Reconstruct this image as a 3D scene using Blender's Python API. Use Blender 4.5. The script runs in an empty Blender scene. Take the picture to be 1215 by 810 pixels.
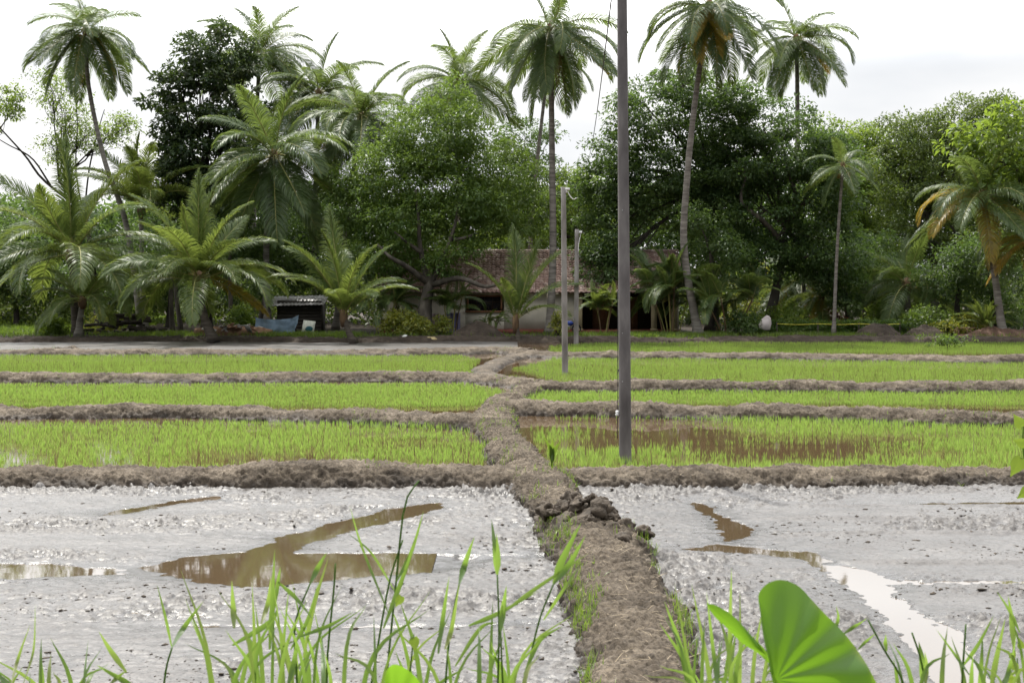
import bpy, math, random
import numpy as np
from mathutils import Vector, Matrix
rng = np.random.default_rng(7)
random.seed(7)
SC = bpy.context.scene
COL = SC.collection
F, HZ, CX, EYE = 1690.0, 338.0, 607.5, 3.2          # focal length in pixels, horizon row, centre column, eye height

def P(px, py, D):
    return np.array([(px-CX)/F*D, D, EYE+(HZ-py)/F*D])
def G(px, py, z=0.0):
    D = (EYE-z)*F/(py-HZ)
    return np.array([(px-CX)/F*D, D, z])

# ---------------------------------------------------------------- object helpers
def tag(o, label, cat, group=None):
    o['label'] = label; o['category'] = cat
    if group: o['group'] = group
    return o
def kind(o, k):
    o['kind'] = k; return o
def empty(name, loc, label, cat, group=None):
    o = bpy.data.objects.new(name, None); COL.objects.link(o)
    o.location = Vector([float(v) for v in loc]); o.empty_display_size = .3
    return tag(o, label, cat, group)
def mk(name, V, faces, mat, parent=None, smooth=False, tint=None, mi=None, local=False, link=True):
    """mesh from a (N,3) array and a list of (n,k) index arrays"""
    V = np.asarray(V, dtype=np.float32).reshape(-1, 3)
    if parent is not None and not local:
        o0 = parent.location; q = parent
        off = np.array(o0); pp = parent.parent
        while pp is not None:
            off = off + np.array(pp.location); pp = pp.parent
        V = V - off.astype(np.float32)
    fs = [np.asarray(f, dtype=np.int32) for f in faces if len(f)]
    me = bpy.data.meshes.new(name)
    me.vertices.add(len(V)); me.vertices.foreach_set('co', V.ravel())
    nl = sum(f.size for f in fs); npoly = sum(len(f) for f in fs)
    me.loops.add(nl); me.polygons.add(npoly)
    me.loops.foreach_set('vertex_index', np.concatenate([f.ravel() for f in fs]))
    tot = np.concatenate([np.full(len(f), f.shape[1], np.int32) for f in fs])
    st = np.concatenate([[0], np.cumsum(tot)[:-1]]).astype(np.int32)
    me.polygons.foreach_set('loop_start', st)
    me.polygons.foreach_set('loop_total', tot)
    if smooth: me.polygons.foreach_set('use_smooth', np.ones(npoly, bool))
    ms = mat if isinstance(mat, (list, tuple)) else [mat]
    for m in ms: me.materials.append(m)
    if mi is not None: me.polygons.foreach_set('material_index', np.asarray(mi, np.int32))
    if tint is not None:
        a = me.attributes.new('tint', 'FLOAT', 'POINT')
        a.data.foreach_set('value', np.asarray(tint, np.float32))
    me.update(calc_edges=True)
    if not link: return me
    o = bpy.data.objects.new(name, me); COL.objects.link(o)
    if parent is not None: o.parent = parent
    return o
class MB:
    """collects shapes into one mesh"""
    def __init__(s): s.V = []; s.F = []; s.n = 0; s.T = []
    def add(s, V, faces, tint=.5):
        V = np.asarray(V, float).reshape(-1, 3)
        s.V.append(V)
        for f in faces:
            if len(f): s.F.append(np.asarray(f, int)+s.n)
        s.T.append(np.broadcast_to(np.asarray(tint, float), (len(V),)))
        s.n += len(V); return s
    def box(s, c, d, rz=0, tilt=(0, 0), tint=.5):
        x, y, z = [v/2 for v in d]
        V = np.array([[a, b, e] for e in (-z, z) for b in (-y, y) for a in (-x, x)])
        R = np.array((Matrix.Rotation(rz, 3, 'Z') @ Matrix.Rotation(tilt[0], 3, 'X') @ Matrix.Rotation(tilt[1], 3, 'Y')))
        V = V @ R.T + np.array(c)
        return s.add(V, [[[0, 2, 3, 1], [4, 5, 7, 6], [0, 1, 5, 4], [2, 6, 7, 3], [0, 4, 6, 2], [1, 3, 7, 5]]], tint)
    def tube(s, pts, rad, n=8, cap=True, tint=.5, wob=0):
        V, Fq, caps = tube(pts, rad, n, wob)
        s.add(V, [Fq], tint)
        if cap:
            for c in caps: s.F.append(np.asarray([c])+s.n-len(V))
        return s
    def build(s, name, mat, parent=None, smooth=False, link=True, local=False):
        by = {}
        for f in s.F: by.setdefault(f.shape[1], []).append(f)
        return mk(name, np.concatenate(s.V), [np.concatenate(v) for v in by.values()], mat, parent, smooth, np.concatenate(s.T), None, local, link)
def norm(a):
    return a/np.maximum(np.linalg.norm(a, axis=-1, keepdims=True), 1e-9)
def tube(pts, rad, n=8, wob=0):
    pts = np.asarray(pts, float); m = len(pts)
    rad = np.broadcast_to(np.asarray(rad, float), (m,)) if np.ndim(rad) < 2 and np.size(rad) in (1, m) else np.interp(np.linspace(0, 1, m), np.linspace(0, 1, len(rad)), rad)
    T = norm(np.gradient(pts, axis=0))
    ref = np.array([1., 0, 0]) if abs(T[0][0]) < .8 else np.array([0, 1., 0])
    A = norm(np.cross(T, ref)); B = np.cross(T, A)
    th = np.arange(n)/n*2*np.pi
    r = rad[:, None]*np.ones((1, n))
    if wob: r = r*(1+wob*(np.random.default_rng(m*n).random((m, n))-.5))
    V = pts[:, None]+r[..., None]*(A[:, None]*np.cos(th)[None, :, None]+B[:, None]*np.sin(th)[None, :, None])
    i = np.arange(m-1)[:, None]*n; j = np.arange(n)[None]; k = (j+1) % n
    Fq = np.stack([i+j, i+k, i+n+k, i+n+j], -1).reshape(-1, 4)
    return V.reshape(-1, 3), Fq, [list(range(n))[::-1], [(m-1)*n+q for q in range(n)]]
def curve(ctrl, m):
    """smooth polyline (Catmull-Rom) through control points"""
    c = np.asarray(ctrl, float)
    if len(c) == 2: return c[0]+(c[1]-c[0])*np.linspace(0, 1, m)[:, None]
    p = np.vstack([2*c[0]-c[1], c, 2*c[-1]-c[-2]])
    t = np.linspace(0, len(c)-1-1e-6, m); i = t.astype(int); f = (t-i)[:, None]
    a, b, d, e = p[i], p[i+1], p[i+2], p[i+3]
    return .5*(2*b+(d-a)*f+(2*a-5*b+4*d-e)*f*f+(3*b-a-3*d+e)*f**3)
# ---------------------------------------------------------------- noise
def _h(i, j, k, s):
    h = (i*374761393+j*668265263+k*2147483647+s*974634777) & 0xffffffff
    h = ((h ^ (h >> 13))*1274126177) & 0xffffffff
    h = ((h ^ (h >> 16))*2246822519) & 0xffffffff
    return ((h ^ (h >> 15)) & 0xffffff)/0xffffff
def vn(p, s=0):
    p = np.asarray(p, float)
    if p.shape[-1] == 2: p = np.concatenate([p, np.zeros(p.shape[:-1]+(1,))], -1)
    i = np.floor(p).astype(np.int64); f = p-i; f = f*f*(3-2*f)
    r = 0
    for a in (0, 1):
        for b in (0, 1):
            for c in (0, 1):
                w = (f[..., 0] if a else 1-f[..., 0])*(f[..., 1] if b else 1-f[..., 1])*(f[..., 2] if c else 1-f[..., 2])
                r = r+w*_h(i[..., 0]+a, i[..., 1]+b, i[..., 2]+c, s)
    return r*2-1
def fbm(p, s=0, o=4, g=.5):
    p = np.asarray(p, float); r = 0; a = 1; t = 0
    for q in range(o):
        r = r+a*vn(p*2**q+q*17.3, s+q); t += a; a *= g
    return r/t
def sm(x, a, b):
    t = np.clip((x-a)/(b-a), 0, 1); return t*t*(3-2*t)
def sdf(p, poly):
    """signed distance to a polygon, negative inside"""
    p = np.asarray(p, float); poly = np.asarray(poly, float); d = np.full(len(p), 1e9); ins = np.zeros(len(p), bool)
    for a, b in zip(poly, np.roll(poly, -1, 0)):
        e = b-a; w = p-a
        t = np.clip((w@e)/max(e@e, 1e-9), 0, 1)
        d = np.minimum(d, np.linalg.norm(w-t[:, None]*e, axis=1))
        c = (a[1] > p[:, 1]) != (b[1] > p[:, 1])
        with np.errstate(divide='ignore', invalid='ignore'):
            x = a[0]+(p[:, 1]-a[1])*e[0]/(e[1] if e[1] else 1e-9)
        ins ^= c & (p[:, 0] < x)
    return np.where(ins, -d, d)
# ---------------------------------------------------------------- materials
def newmat(name):
    m = bpy.data.materials.new(name); m.use_nodes = True
    nt = m.node_tree; b = nt.nodes['Principled BSDF']
    return m, nt, b
def N(nt, t, **kw):
    n = nt.nodes.new(t)
    for k, v in kw.items():
        if k in n.inputs: n.inputs[k].default_value = v
        else: setattr(n, k, v)
    return n
def ramp(nt, stops):
    r = nt.nodes.new('ShaderNodeValToRGB'); e = r.color_ramp.elements
    while len(e) < len(stops): e.new(.5)
    for q, (p, c) in zip(e, stops):
        q.position = p; q.color = (c[0], c[1], c[2], 1)
    return r
def noise_mat(name, stops, scale=4, rough=.8, bump=.3, bscale=30, detail=6, spec=.3, stretch=None, bdist=.02):
    m, nt, b = newmat(name); L = nt.links.new
    tc = N(nt, 'ShaderNodeTexCoord'); src = tc.outputs['Object']
    if stretch:
        mp = N(nt, 'ShaderNodeMapping'); mp.inputs['Scale'].default_value = stretch; L(src, mp.inputs[0]); src = mp.outputs[0]
    n = N(nt, 'ShaderNodeTexNoise', Scale=scale, Detail=detail); L(src, n.inputs['Vector'])
    r = ramp(nt, stops); L(n.outputs[0], r.inputs[0]); L(r.outputs[0], b.inputs['Base Color'])
    b.inputs['Roughness'].default_value = rough; b.inputs['Specular IOR Level'].default_value = spec
    if bump:
        n2 = N(nt, 'ShaderNodeTexNoise', Scale=bscale, Detail=5); L(src, n2.inputs['Vector'])
        bp = N(nt, 'ShaderNodeBump', Strength=bump, Distance=bdist); L(n2.outputs[0], bp.inputs['Height']); L(bp.outputs[0], b.inputs['Normal'])
    return m
def leaf_mat(name, cols, tcol, trans=.4, rough=.38, spec=.5, objvar=.25):
    """leaf: tint attribute picks the hue, light passes through"""
    m, nt, b = newmat(name); L = nt.links.new
    at = N(nt, 'ShaderNodeAttribute', attribute_name='tint')
    oi = N(nt, 'ShaderNodeObjectInfo')
    ma = N(nt, 'ShaderNodeMath', operation='MULTIPLY_ADD'); L(oi.outputs['Random'], ma.inputs[0]); ma.inputs[1].default_value = objvar
    L(at.outputs['Fac'], ma.inputs[2])
    su = N(nt, 'ShaderNodeMath', operation='SUBTRACT'); L(ma.outputs[0], su.inputs[0]); su.inputs[1].default_value = objvar/2
    k = len(cols)
    r = ramp(nt, [(i/max(k-1, 1), c) for i, c in enumerate(cols)]); L(su.outputs[0], r.inputs[0])
    L(r.outputs[0], b.inputs['Base Color']); b.inputs['Roughness'].default_value = rough
    b.inputs['Specular IOR Level'].default_value = spec
    mx = N(nt, 'ShaderNodeMix', data_type='RGBA'); mx.inputs[0].default_value = .65
    L(r.outputs[0], mx.inputs[6]); mx.inputs[7].default_value = (*tcol, 1)
    tr = N(nt, 'ShaderNodeBsdfTranslucent'); L(mx.outputs[2], tr.inputs[0])
    ms = N(nt, 'ShaderNodeMixShader'); ms.inputs[0].default_value = trans
    L(b.outputs[0], ms.inputs[1]); L(tr.outputs[0], ms.inputs[2])
    L(ms.outputs[0], nt.nodes['Material Output'].inputs[0])
    return m
M = {}
M['leaf_mango'] = leaf_mat('mango_leaf', [(.040, .082, .018), (.070, .122, .026), (.115, .165, .034)], (.25, .37, .045), .40, .42, .35)
M['leaf_dark'] = leaf_mat('dark_leaf', [(.030, .060, .020), (.050, .088, .028), (.085, .124, .036)], (.20, .32, .05), .38, .46, .28)
M['leaf_mid'] = leaf_mat('olive_leaf', [(.036, .066, .016), (.065, .10, .022), (.11, .145, .03)], (.24, .32, .045), .40, .42, .35)
M['leaf_light'] = leaf_mat('light_leaf', [(.05, .09, .018), (.085, .14, .025), (.13, .18, .035)], (.34, .46, .05), .48, .42, .35)
M['leaf_yellow'] = leaf_mat('yellow_leaf', [(.09, .13, .02), (.16, .19, .03), (.26, .24, .04)], (.42, .42, .05), .45, .45)
M['leaf_red'] = leaf_mat('red_leaf', [(.09, .03, .03), (.14, .05, .03), (.2, .09, .03)], (.3, .09, .05), .35, .45)
M['leaf_teak'] = leaf_mat('teak_leaf', [(.022, .044, .018), (.040, .066, .024), (.095, .098, .05)], (.12, .18, .03), .30, .45, .35)
M['frond'] = leaf_mat('coconut_frond', [(.036, .070, .022), (.066, .108, .032), (.11, .145, .04)], (.28, .37, .07), .42, .42, .38, .3)
M['frond_bright'] = leaf_mat('young_frond', [(.044, .084, .022), (.080, .122, .032), (.14, .17, .045)], (.34, .42, .07), .44, .42, .38, .3)
M['frond_yellow'] = leaf_mat('yellowing_frond', [(.11, .13, .025), (.27, .21, .03), (.44, .24, .035)], (.62, .42, .05), .46, .4, .4, .3)
M['frond_dead'] = leaf_mat('dead_frond', [(.10, .065, .03), (.17, .11, .05), (.24, .16, .07)], (.24, .15, .06), .25, .7, .2, .3)
M['rachis'] = noise_mat('frond_rib', [(.3, (.17, .17, .05)), (.7, (.30, .27, .09))], 3, .45, 0)
M['rice'] = leaf_mat('rice_blade', [(.088, .15, .03), (.135, .215, .042), (.20, .262, .062)], (.46, .67, .12), .53, .42, .35, 0)
M['grass'] = leaf_mat('grass_blade', [(.045, .085, .015), (.075, .13, .02), (.14, .17, .035)], (.28, .42, .04), .48, .38, .45, .15)
M['reed'] = leaf_mat('tall_grass_blade', [(.042, .09, .018), (.075, .135, .026), (.17, .19, .055)], (.30, .46, .07), .48, .40, .4, .2)
M['taro'] = leaf_mat('taro_leaf', [(.042, .115, .010), (.06, .145, .012), (.18, .23, .03)], (.28, .52, .03), .52, .38, .4, 0)
M['vein'] = leaf_mat('taro_vein', [(.10, .2, .03), (.14, .24, .04)], (.34, .55, .06), .4, .4)
M['straw'] = noise_mat('dry_straw', [(.3, (.20, .15, .09)), (.7, (.42, .34, .22))], 3, .7, 0)
M['bark'] = noise_mat('grey_bark', [(.3, (.035, .03, .025)), (.55, (.075, .065, .053)), (.75, (.14, .125, .105))], 3, .85, .6, 14, stretch=(1, 1, .35))
M['bark_dark'] = noise_mat('dark_bark', [(.3, (.02, .017, .014)), (.7, (.06, .05, .04))], 4, .85, .6, 16, stretch=(1, 1, .4))
M['palm_bark'] = noise_mat('palm_bark', [(.28, (.075, .066, .058)), (.5, (.16, .145, .128)), (.75, (.27, .25, .225))], 2.2, .85, .8, 7, stretch=(.6, .6, 3.2))
M['palm_bark_dark'] = noise_mat('dark_palm_bark', [(.28, (.03, .025, .02)), (.5, (.07, .058, .046)), (.75, (.13, .11, .09))], 2.2, .85, .8, 7, stretch=(.6, .6, 3.2))
M['sheath'] = noise_mat('palm_sheath', [(.3, (.06, .035, .02)), (.7, (.17, .11, .06))], 6, .85, .5, 25, stretch=(1, 1, .3))
M['coconut'] = noise_mat('coconut_husk', [(.3, (.10, .09, .02)), (.7, (.22, .16, .05))], 3, .5, .1, 20)
# ================================================================ camera, sky, sun
cam = bpy.data.cameras.new('camera'); cam_o = bpy.data.objects.new('camera', cam); COL.objects.link(cam_o)
cam_o.location = (0, 0, EYE); cam_o.rotation_euler = (math.pi/2, 0, 0)
cam.sensor_width = 36; cam.lens = 36*F/1215; cam.shift_y = (HZ-405)/1215
cam.clip_start = .1; cam.clip_end = 5000
cam.dof.use_dof = True; cam.dof.focus_distance = 26; cam.dof.aperture_fstop = 12
SC.camera = cam_o
SUN_EL, SUN_AZ = math.radians(60), math.radians(-20)     # behind the trees, a little to the left
sd = Vector((math.sin(SUN_AZ)*math.cos(SUN_EL), math.cos(SUN_AZ)*math.cos(SUN_EL), math.sin(SUN_EL)))
sl = bpy.data.lights.new('sun', 'SUN'); so = bpy.data.objects.new('sun', sl); COL.objects.link(so)
sl.energy = 4.6; sl.angle = math.radians(.6); sl.color = (1, .96, .88)
so.rotation_euler = sd.to_track_quat('Z', 'Y').to_euler(); so.location = (0, 0, 60)
SKY_LO, SKY_HI = 8.0, 38.0
W = bpy.data.worlds.new('World'); SC.world = W; W.use_nodes = True
nt = W.node_tree; L = nt.links.new; bg = nt.nodes['Background']
sky = N(nt, 'ShaderNodeTexSky', sky_type='NISHITA', sun_disc=False)
sky.sun_elevation = SUN_EL; sky.sun_rotation = SUN_AZ; sky.dust_density = 2
tc = N(nt, 'ShaderNodeTexCoord'); mp = N(nt, 'ShaderNodeMapping'); mp.inputs['Scale'].default_value = (1, 1, 2.6)
L(tc.outputs['Generated'], mp.inputs[0])
n1 = N(nt, 'ShaderNodeTexNoise', Scale=2.3, Detail=7, Roughness=.55); L(mp.outputs[0], n1.inputs['Vector'])
cr = ramp(nt, [(.22, (.72, .72, .72)), (.45, (1, 1, 1))]); L(n1.outputs[0], cr.inputs[0])
n2 = N(nt, 'ShaderNodeTexNoise', Scale=3.1, Detail=5); L(mp.outputs[0], n2.inputs['Vector'])
cc = ramp(nt, [(.30, (.76, .79, .83)), (.52, (1, 1, 1))]); L(n2.outputs[0], cc.inputs[0])
# bright thin cloud round the sun, bluer and dimmer sky away from it
dp = N(nt, 'ShaderNodeVectorMath', operation='DOT_PRODUCT'); L(tc.outputs['Generated'], dp.inputs[0]); dp.inputs[1].default_value = tuple(sd)
gl = N(nt, 'ShaderNodeMapRange', interpolation_type='SMOOTHSTEP'); gl.inputs[1].default_value = -.35; gl.inputs[2].default_value = 1.0; gl.inputs[3].default_value = SKY_LO; gl.inputs[4].default_value = SKY_HI
L(dp.outputs['Value'], gl.inputs[0])
sz = N(nt, 'ShaderNodeSeparateXYZ'); L(tc.outputs['Generated'], sz.inputs[0])
hb = N(nt, 'ShaderNodeMapRange', interpolation_type='SMOOTHSTEP'); hb.inputs[1].default_value = .14; hb.inputs[2].default_value = .215; hb.inputs[3].default_value = .40; hb.inputs[4].default_value = 1      # duller cloud low over the horizon
L(sz.outputs[2], hb.inputs[0]); hm = N(nt, 'ShaderNodeMath', operation='MULTIPLY'); L(hb.outputs[0], hm.inputs[0]); L(gl.outputs[0], hm.inputs[1]); gl = hm
cl = N(nt, 'ShaderNodeVectorMath', operation='SCALE'); L(cc.outputs[0], cl.inputs[0]); L(gl.outputs[0], cl.inputs['Scale'])
cv_ = N(nt, 'ShaderNodeMapRange', interpolation_type='SMOOTHSTEP'); cv_.inputs[1].default_value = -.5; cv_.inputs[2].default_value = .3; cv_.inputs[3].default_value = .35; cv_.inputs[4].default_value = 1
L(dp.outputs['Value'], cv_.inputs[0])
cm = N(nt, 'ShaderNodeMath', operation='MULTIPLY'); L(cr.outputs[0], cm.inputs[0]); L(cv_.outputs[0], cm.inputs[1])
mx = N(nt, 'ShaderNodeMix', data_type='RGBA'); L(cm.outputs[0], mx.inputs[0]); L(sky.outputs[0], mx.inputs[6]); L(cl.outputs[0], mx.inputs[7])
L(mx.outputs[2], bg.inputs[0]); bg.inputs[1].default_value = .09
vs = SC.view_settings; vs.view_transform = 'Standard'; vs.look = 'None'; vs.exposure = 0.0; vs.gamma = 1
SC.cycles.max_bounces = 7; SC.cycles.diffuse_bounces = 3; SC.cycles.glossy_bounces = 3; SC.cycles.transmission_bounces = 4
SC.cycles.caustics_reflective = False; SC.cycles.caustics_refractive = False
SC.cycles.sample_clamp_indirect = 6

# ================================================================ ground materials
def soil_mat(name, stops, wet=True):
    m, nt, b = newmat(name); L = nt.links.new
    g = N(nt, 'ShaderNodeNewGeometry')
    n = N(nt, 'ShaderNodeTexNoise', Scale=1.7, Detail=9, Roughness=.65); L(g.outputs['Position'], n.inputs['Vector'])
    r = ramp(nt, stops); L(n.outputs[0], r.inputs[0])
    nf = N(nt, 'ShaderNodeTexNoise', Scale=26, Detail=6, Roughness=.7); L(g.outputs['Position'], nf.inputs['Vector'])
    rf = ramp(nt, [(.34, (.38, .37, .36)), (.52, (1, .99, .97)), (.72, (1.45, 1.42, 1.36))]); L(nf.outputs[0], rf.inputs[0])
    mu = N(nt, 'ShaderNodeMix', data_type='RGBA', blend_type='MULTIPLY'); mu.inputs[0].default_value = 1
    L(r.outputs[0], mu.inputs[6]); L(rf.outputs[0], mu.inputs[7])
    out = mu.outputs[2]
    b.inputs['Roughness'].default_value = .9; b.inputs['Specular IOR Level'].default_value = .2
    if wet:                                             # damp band just above the water line
        sp = N(nt, 'ShaderNodeSeparateXYZ'); L(g.outputs['Position'], sp.inputs[0])
        nn = N(nt, 'ShaderNodeMath', operation='MULTIPLY_ADD'); L(n.outputs[0], nn.inputs[0]); nn.inputs[1].default_value = .16; L(sp.outputs[2], nn.inputs[2])
        rw = ramp(nt, [(.12, (.45, .42, .40)), (.26, (1, 1, 1))]); L(nn.outputs[0], rw.inputs[0])
        m2 = N(nt, 'ShaderNodeMix', data_type='RGBA', blend_type='MULTIPLY'); m2.inputs[0].default_value = 1
        L(out, m2.inputs[6]); L(rw.outputs[0], m2.inputs[7]); out = m2.outputs[2]
        rr = N(nt, 'ShaderNodeMapRange'); rr.inputs[1].default_value = .12; rr.inputs[2].default_value = .26; rr.inputs[3].default_value = .45; rr.inputs[4].default_value = .95
        L(nn.outputs[0], rr.inputs[0]); L(rr.outputs[0], b.inputs['Roughness'])
    L(out, b.inputs['Base Color'])
    nb = N(nt, 'ShaderNodeTexNoise', Scale=28, Detail=6, Roughness=.7); L(g.outputs['Position'], nb.inputs['Vector'])
    bp = N(nt, 'ShaderNodeBump', Strength=.8, Distance=.03); L(nb.outputs[0], bp.inputs['Height']); L(bp.outputs[0], b.inputs['Normal'])
    return m
M['soil'] = soil_mat('dry_bund_soil', [(.3, (.048, .039, .030)), (.5, (.105, .086, .066)), (.72, (.21, .176, .138))])
M['soil_dark'] = soil_mat('dark_garden_soil', [(.3, (.026, .020, .016)), (.55, (.055, .043, .034)), (.75, (.09, .072, .057))], False)
M['soil_red'] = soil_mat('reddish_soil', [(.3, (.07, .043, .032)), (.55, (.12, .074, .055)), (.75, (.17, .11, .083))], False)
def mud_mat():
    m, nt, b = newmat('wet_mud'); L = nt.links.new
    g = N(nt, 'ShaderNodeNewGeometry')
    n = N(nt, 'ShaderNodeTexNoise', Scale=1.1, Detail=8, Roughness=.62); L(g.outputs['Position'], n.inputs['Vector'])
    r = ramp(nt, [(.3, (.050, .043, .038)), (.55, (.082, .074, .068)), (.75, (.118, .108, .10))]); L(n.outputs[0], r.inputs[0])
    nf = N(nt, 'ShaderNodeTexNoise', Scale=30, Detail=6, Roughness=.72); L(g.outputs['Position'], nf.inputs['Vector'])
    rf = ramp(nt, [(.40, (.16, .15, .14)), (.50, (1, 1, 1))]); L(nf.outputs[0], rf.inputs[0])
    mu = N(nt, 'ShaderNodeMix', data_type='RGBA', blend_type='MULTIPLY'); mu.inputs[0].default_value = .8
    L(r.outputs[0], mu.inputs[6]); L(rf.outputs[0], mu.inputs[7])
    sp0 = N(nt, 'ShaderNodeSeparateXYZ'); L(g.outputs['Position'], sp0.inputs[0]); zr = N(nt, 'ShaderNodeMapRange'); zr.inputs[1].default_value = -.008; zr.inputs[2].default_value = .016; zr.inputs[3].default_value = .5; zr.inputs[4].default_value = 1
    L(sp0.outputs[2], zr.inputs[0]); wm = N(nt, 'ShaderNodeVectorMath', operation='SCALE'); L(mu.outputs[2], wm.inputs[0]); L(zr.outputs[0], wm.inputs['Scale']); L(wm.outputs[0], b.inputs['Base Color'])   # soaked margins round the puddles
    sp = N(nt, 'ShaderNodeSeparateXYZ'); L(g.outputs['Position'], sp.inputs[0])
    rr = N(nt, 'ShaderNodeMapRange'); rr.inputs[1].default_value = -.006; rr.inputs[2].default_value = .03; rr.inputs[3].default_value = .19; rr.inputs[4].default_value = .52   # the lowest mud is wettest
    L(sp.outputs[2], rr.inputs[0]); L(rr.outputs[0], b.inputs['Roughness'])
    b.inputs['Specular IOR Level'].default_value = .48
    nb = N(nt, 'ShaderNodeTexNoise', Scale=34, Detail=5, Roughness=.66); L(g.outputs['Position'], nb.inputs['Vector'])
    bp = N(nt, 'ShaderNodeBump', Strength=.55, Distance=.012); L(nb.outputs[0], bp.inputs['Height']); L(bp.outputs[0], b.inputs['Normal'])
    return m
M['mud'] = mud_mat()
def water_mat(name, col, bump):
    m, nt, b = newmat(name); L = nt.links.new
    b.inputs['Base Color'].default_value = (*col, 1); b.inputs['Roughness'].default_value = .03; b.inputs['IOR'].default_value = 1.42
    b.inputs['Specular IOR Level'].default_value = .6
    g = N(nt, 'ShaderNodeNewGeometry')
    n = N(nt, 'ShaderNodeTexNoise', Scale=5, Detail=3); L(g.outputs['Position'], n.inputs['Vector'])
    bp = N(nt, 'ShaderNodeBump', Strength=bump, Distance=.01); L(n.outputs[0], bp.inputs['Height']); L(bp.outputs[0], b.inputs['Normal'])
    return m
M['water'] = water_mat('muddy_water', (.085, .055, .030), .05)
M['puddle'] = water_mat('puddle_water', (.075, .052, .030), .02)

# ================================================================ the ground: one sheet to the horizon, road bank in front, garden behind
def bank_y(x): return 80.2+1.0*vn(np.stack([x*.11, x*0+3.1], -1), 4)+.5*vn(np.stack([x*.5, x*0], -1), 9)
def garden_z(x, y):
    t = sm(y, bank_y(x)-.9, bank_y(x)+.6)
    return -.15+.42*t+.05*t*fbm(np.stack([x*.4, y*.4], -1), 3)+.05*t*fbm(np.stack([x*2.1, y*2.1], -1), 5)
def ground_z(x, y):
    z = garden_z(x, y)
    emb = np.interp(y, [-20, 2.2, 3.6, 9.2, 10.2], [1.95, 1.95, 1.92, -.02, -.15])+.04*fbm(np.stack([x*3, y*3], -1), 8)*(y < 9.5)
    return np.where(y < 10.2, emb, z)
def axis(*segs):
    out = []
    for a, b, s in segs: out.append(np.arange(a, b, s))
    return np.concatenate(out+[[segs[-1][1]]])
xs = axis((-1500, -200, 260), (-200, -60, 14), (-60, 60, .22), (60, 200, 14), (200, 1500, 260))
ys = axis((-300, -20, 70), (-20, 1, 3), (1, 10.4, .2), (10.4, 77.5, 3), (77.5, 84, .14), (84, 130, 1.2), (130, 1500, 137))
Xg, Yg = np.meshgrid(xs, ys)
def grid_faces(ny, nx):
    i = np.arange(ny-1)[:, None]*nx+np.arange(nx-1)[None]
    return np.stack([i, i+1, i+nx+1, i+nx], -1).reshape(-1, 4)
V = np.stack([Xg, Yg, ground_z(Xg, Yg)], -1).reshape(-1, 3)
kind(mk('ground', V, [grid_faces(len(ys), len(xs))], M['soil_dark'], smooth=True), 'structure')

# ================================================================ bunds (earth banks between the fields)
BUNDS = []
def bund(name, pts, ds=.04, nu=44, amp=.06, seed=1, flat=.5, mat='soil'):
    """pts: x, y, half width, height along the crest"""
    pts = np.asarray(pts, float)
    c = curve(pts, 40*len(pts)); d = np.concatenate([[0], np.cumsum(np.linalg.norm(np.diff(c[:, :2], axis=0), axis=1))])
    m = int(d[-1]/ds)+2; s = np.linspace(0, d[-1], m)
    c = np.stack([np.interp(s, d, c[:, k]) for k in range(4)], -1)
    c[:, :2] += .10*np.stack([vn(np.stack([s*.45, s*0+seed], -1), seed), vn(np.stack([s*.45, s*0+seed+9], -1), seed+1)], -1)
    hw = c[:, 2]*(1+.18*vn(np.stack([s*.8, s*0+2], -1), seed+2)); H = c[:, 3]*.79*(1+.20*vn(np.stack([s*.6, s*0+5], -1), seed+3)+.12*vn(np.stack([s*2.1, s*0+5], -1), seed+4))
    T = norm(np.gradient(c[:, :2], axis=0)); Nn = np.stack([-T[:, 1], T[:, 0]], -1)
    u = np.linspace(-1, 1, nu); u = np.sign(u)*np.abs(u)**.85
    prof = 1-np.abs(u)**3.6
    z = -.12+(H[:, None]+.12)*prof[None]
    xy = c[:, None, :2]+Nn[:, None]*(hw[:, None]*u[None])[..., None]
    V = np.concatenate([xy, z[..., None]], -1)
    nd = np.concatenate([Nn[:, None]*np.sign(u)[None, :, None]*(np.abs(u)[None, :, None]**1.5), (1-.5*np.abs(u))[None, :, None]*np.ones((m, 1, 1))], -1)
    top = np.clip(1-np.abs(u)/.55, 0, 1)[None]
    q = V.reshape(-1, 3)
    a = fbm(q*np.array([3.2, 3.2, 5]), seed+11, 3).reshape(m, nu)*1.35
    cq = q+.10*np.stack([fbm(q*5, seed+5, 2), fbm(q*5+9, seed+6, 2), fbm(q*5+21, seed+7, 2)], -1)
    cl = (.6-np.abs(fbm(cq*np.array([8.5, 9.5, 13]), seed+12, 3)).reshape(m, nu)*2.8)     # clods with dark cracks between
    cl = .7*np.clip(cl, -.8, .5)
    fi = fbm(q*np.array([21, 21, 27]), seed+13, 3).reshape(m, nu)*1.35
    disp = amp*.85*(a+1.0*cl*(1-flat*top)+fi)*(1-.55*flat*top)*sm(prof, 0, .3)[None]
    V = V+nd*disp[..., None]
    BUNDS.append((c, hw))
    o = mk(name, V.reshape(-1, 3), [grid_faces(m, nu)[:, ::-1]], M[mat], smooth=True)
    return kind(o, 'structure'), V
def crest(px, py, hw=.75, h=.3, z=None):
    g = G(px, py, h if z is None else z); return (g[0], g[1], hw, h)
CP = [(.60, 8.2, .7, .27), (.87, 10.4, .57, .3), (1.09, 13.6, .56, .33), (1.08, 16.2, .60, .36), (.66, 19.4, .56, .36), (.42, 22.4, .62, .3), (-.02, 27, .50, .3), (-.38, 31.5, .55, .3), (-.35, 35.5, .55, .3), (.05, 40, .48, .26), (.75, 44, .6, .3)]
bp1, VP1 = bund('field_path', CP, .024, 72, .06, 21, flat=.35)
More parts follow.
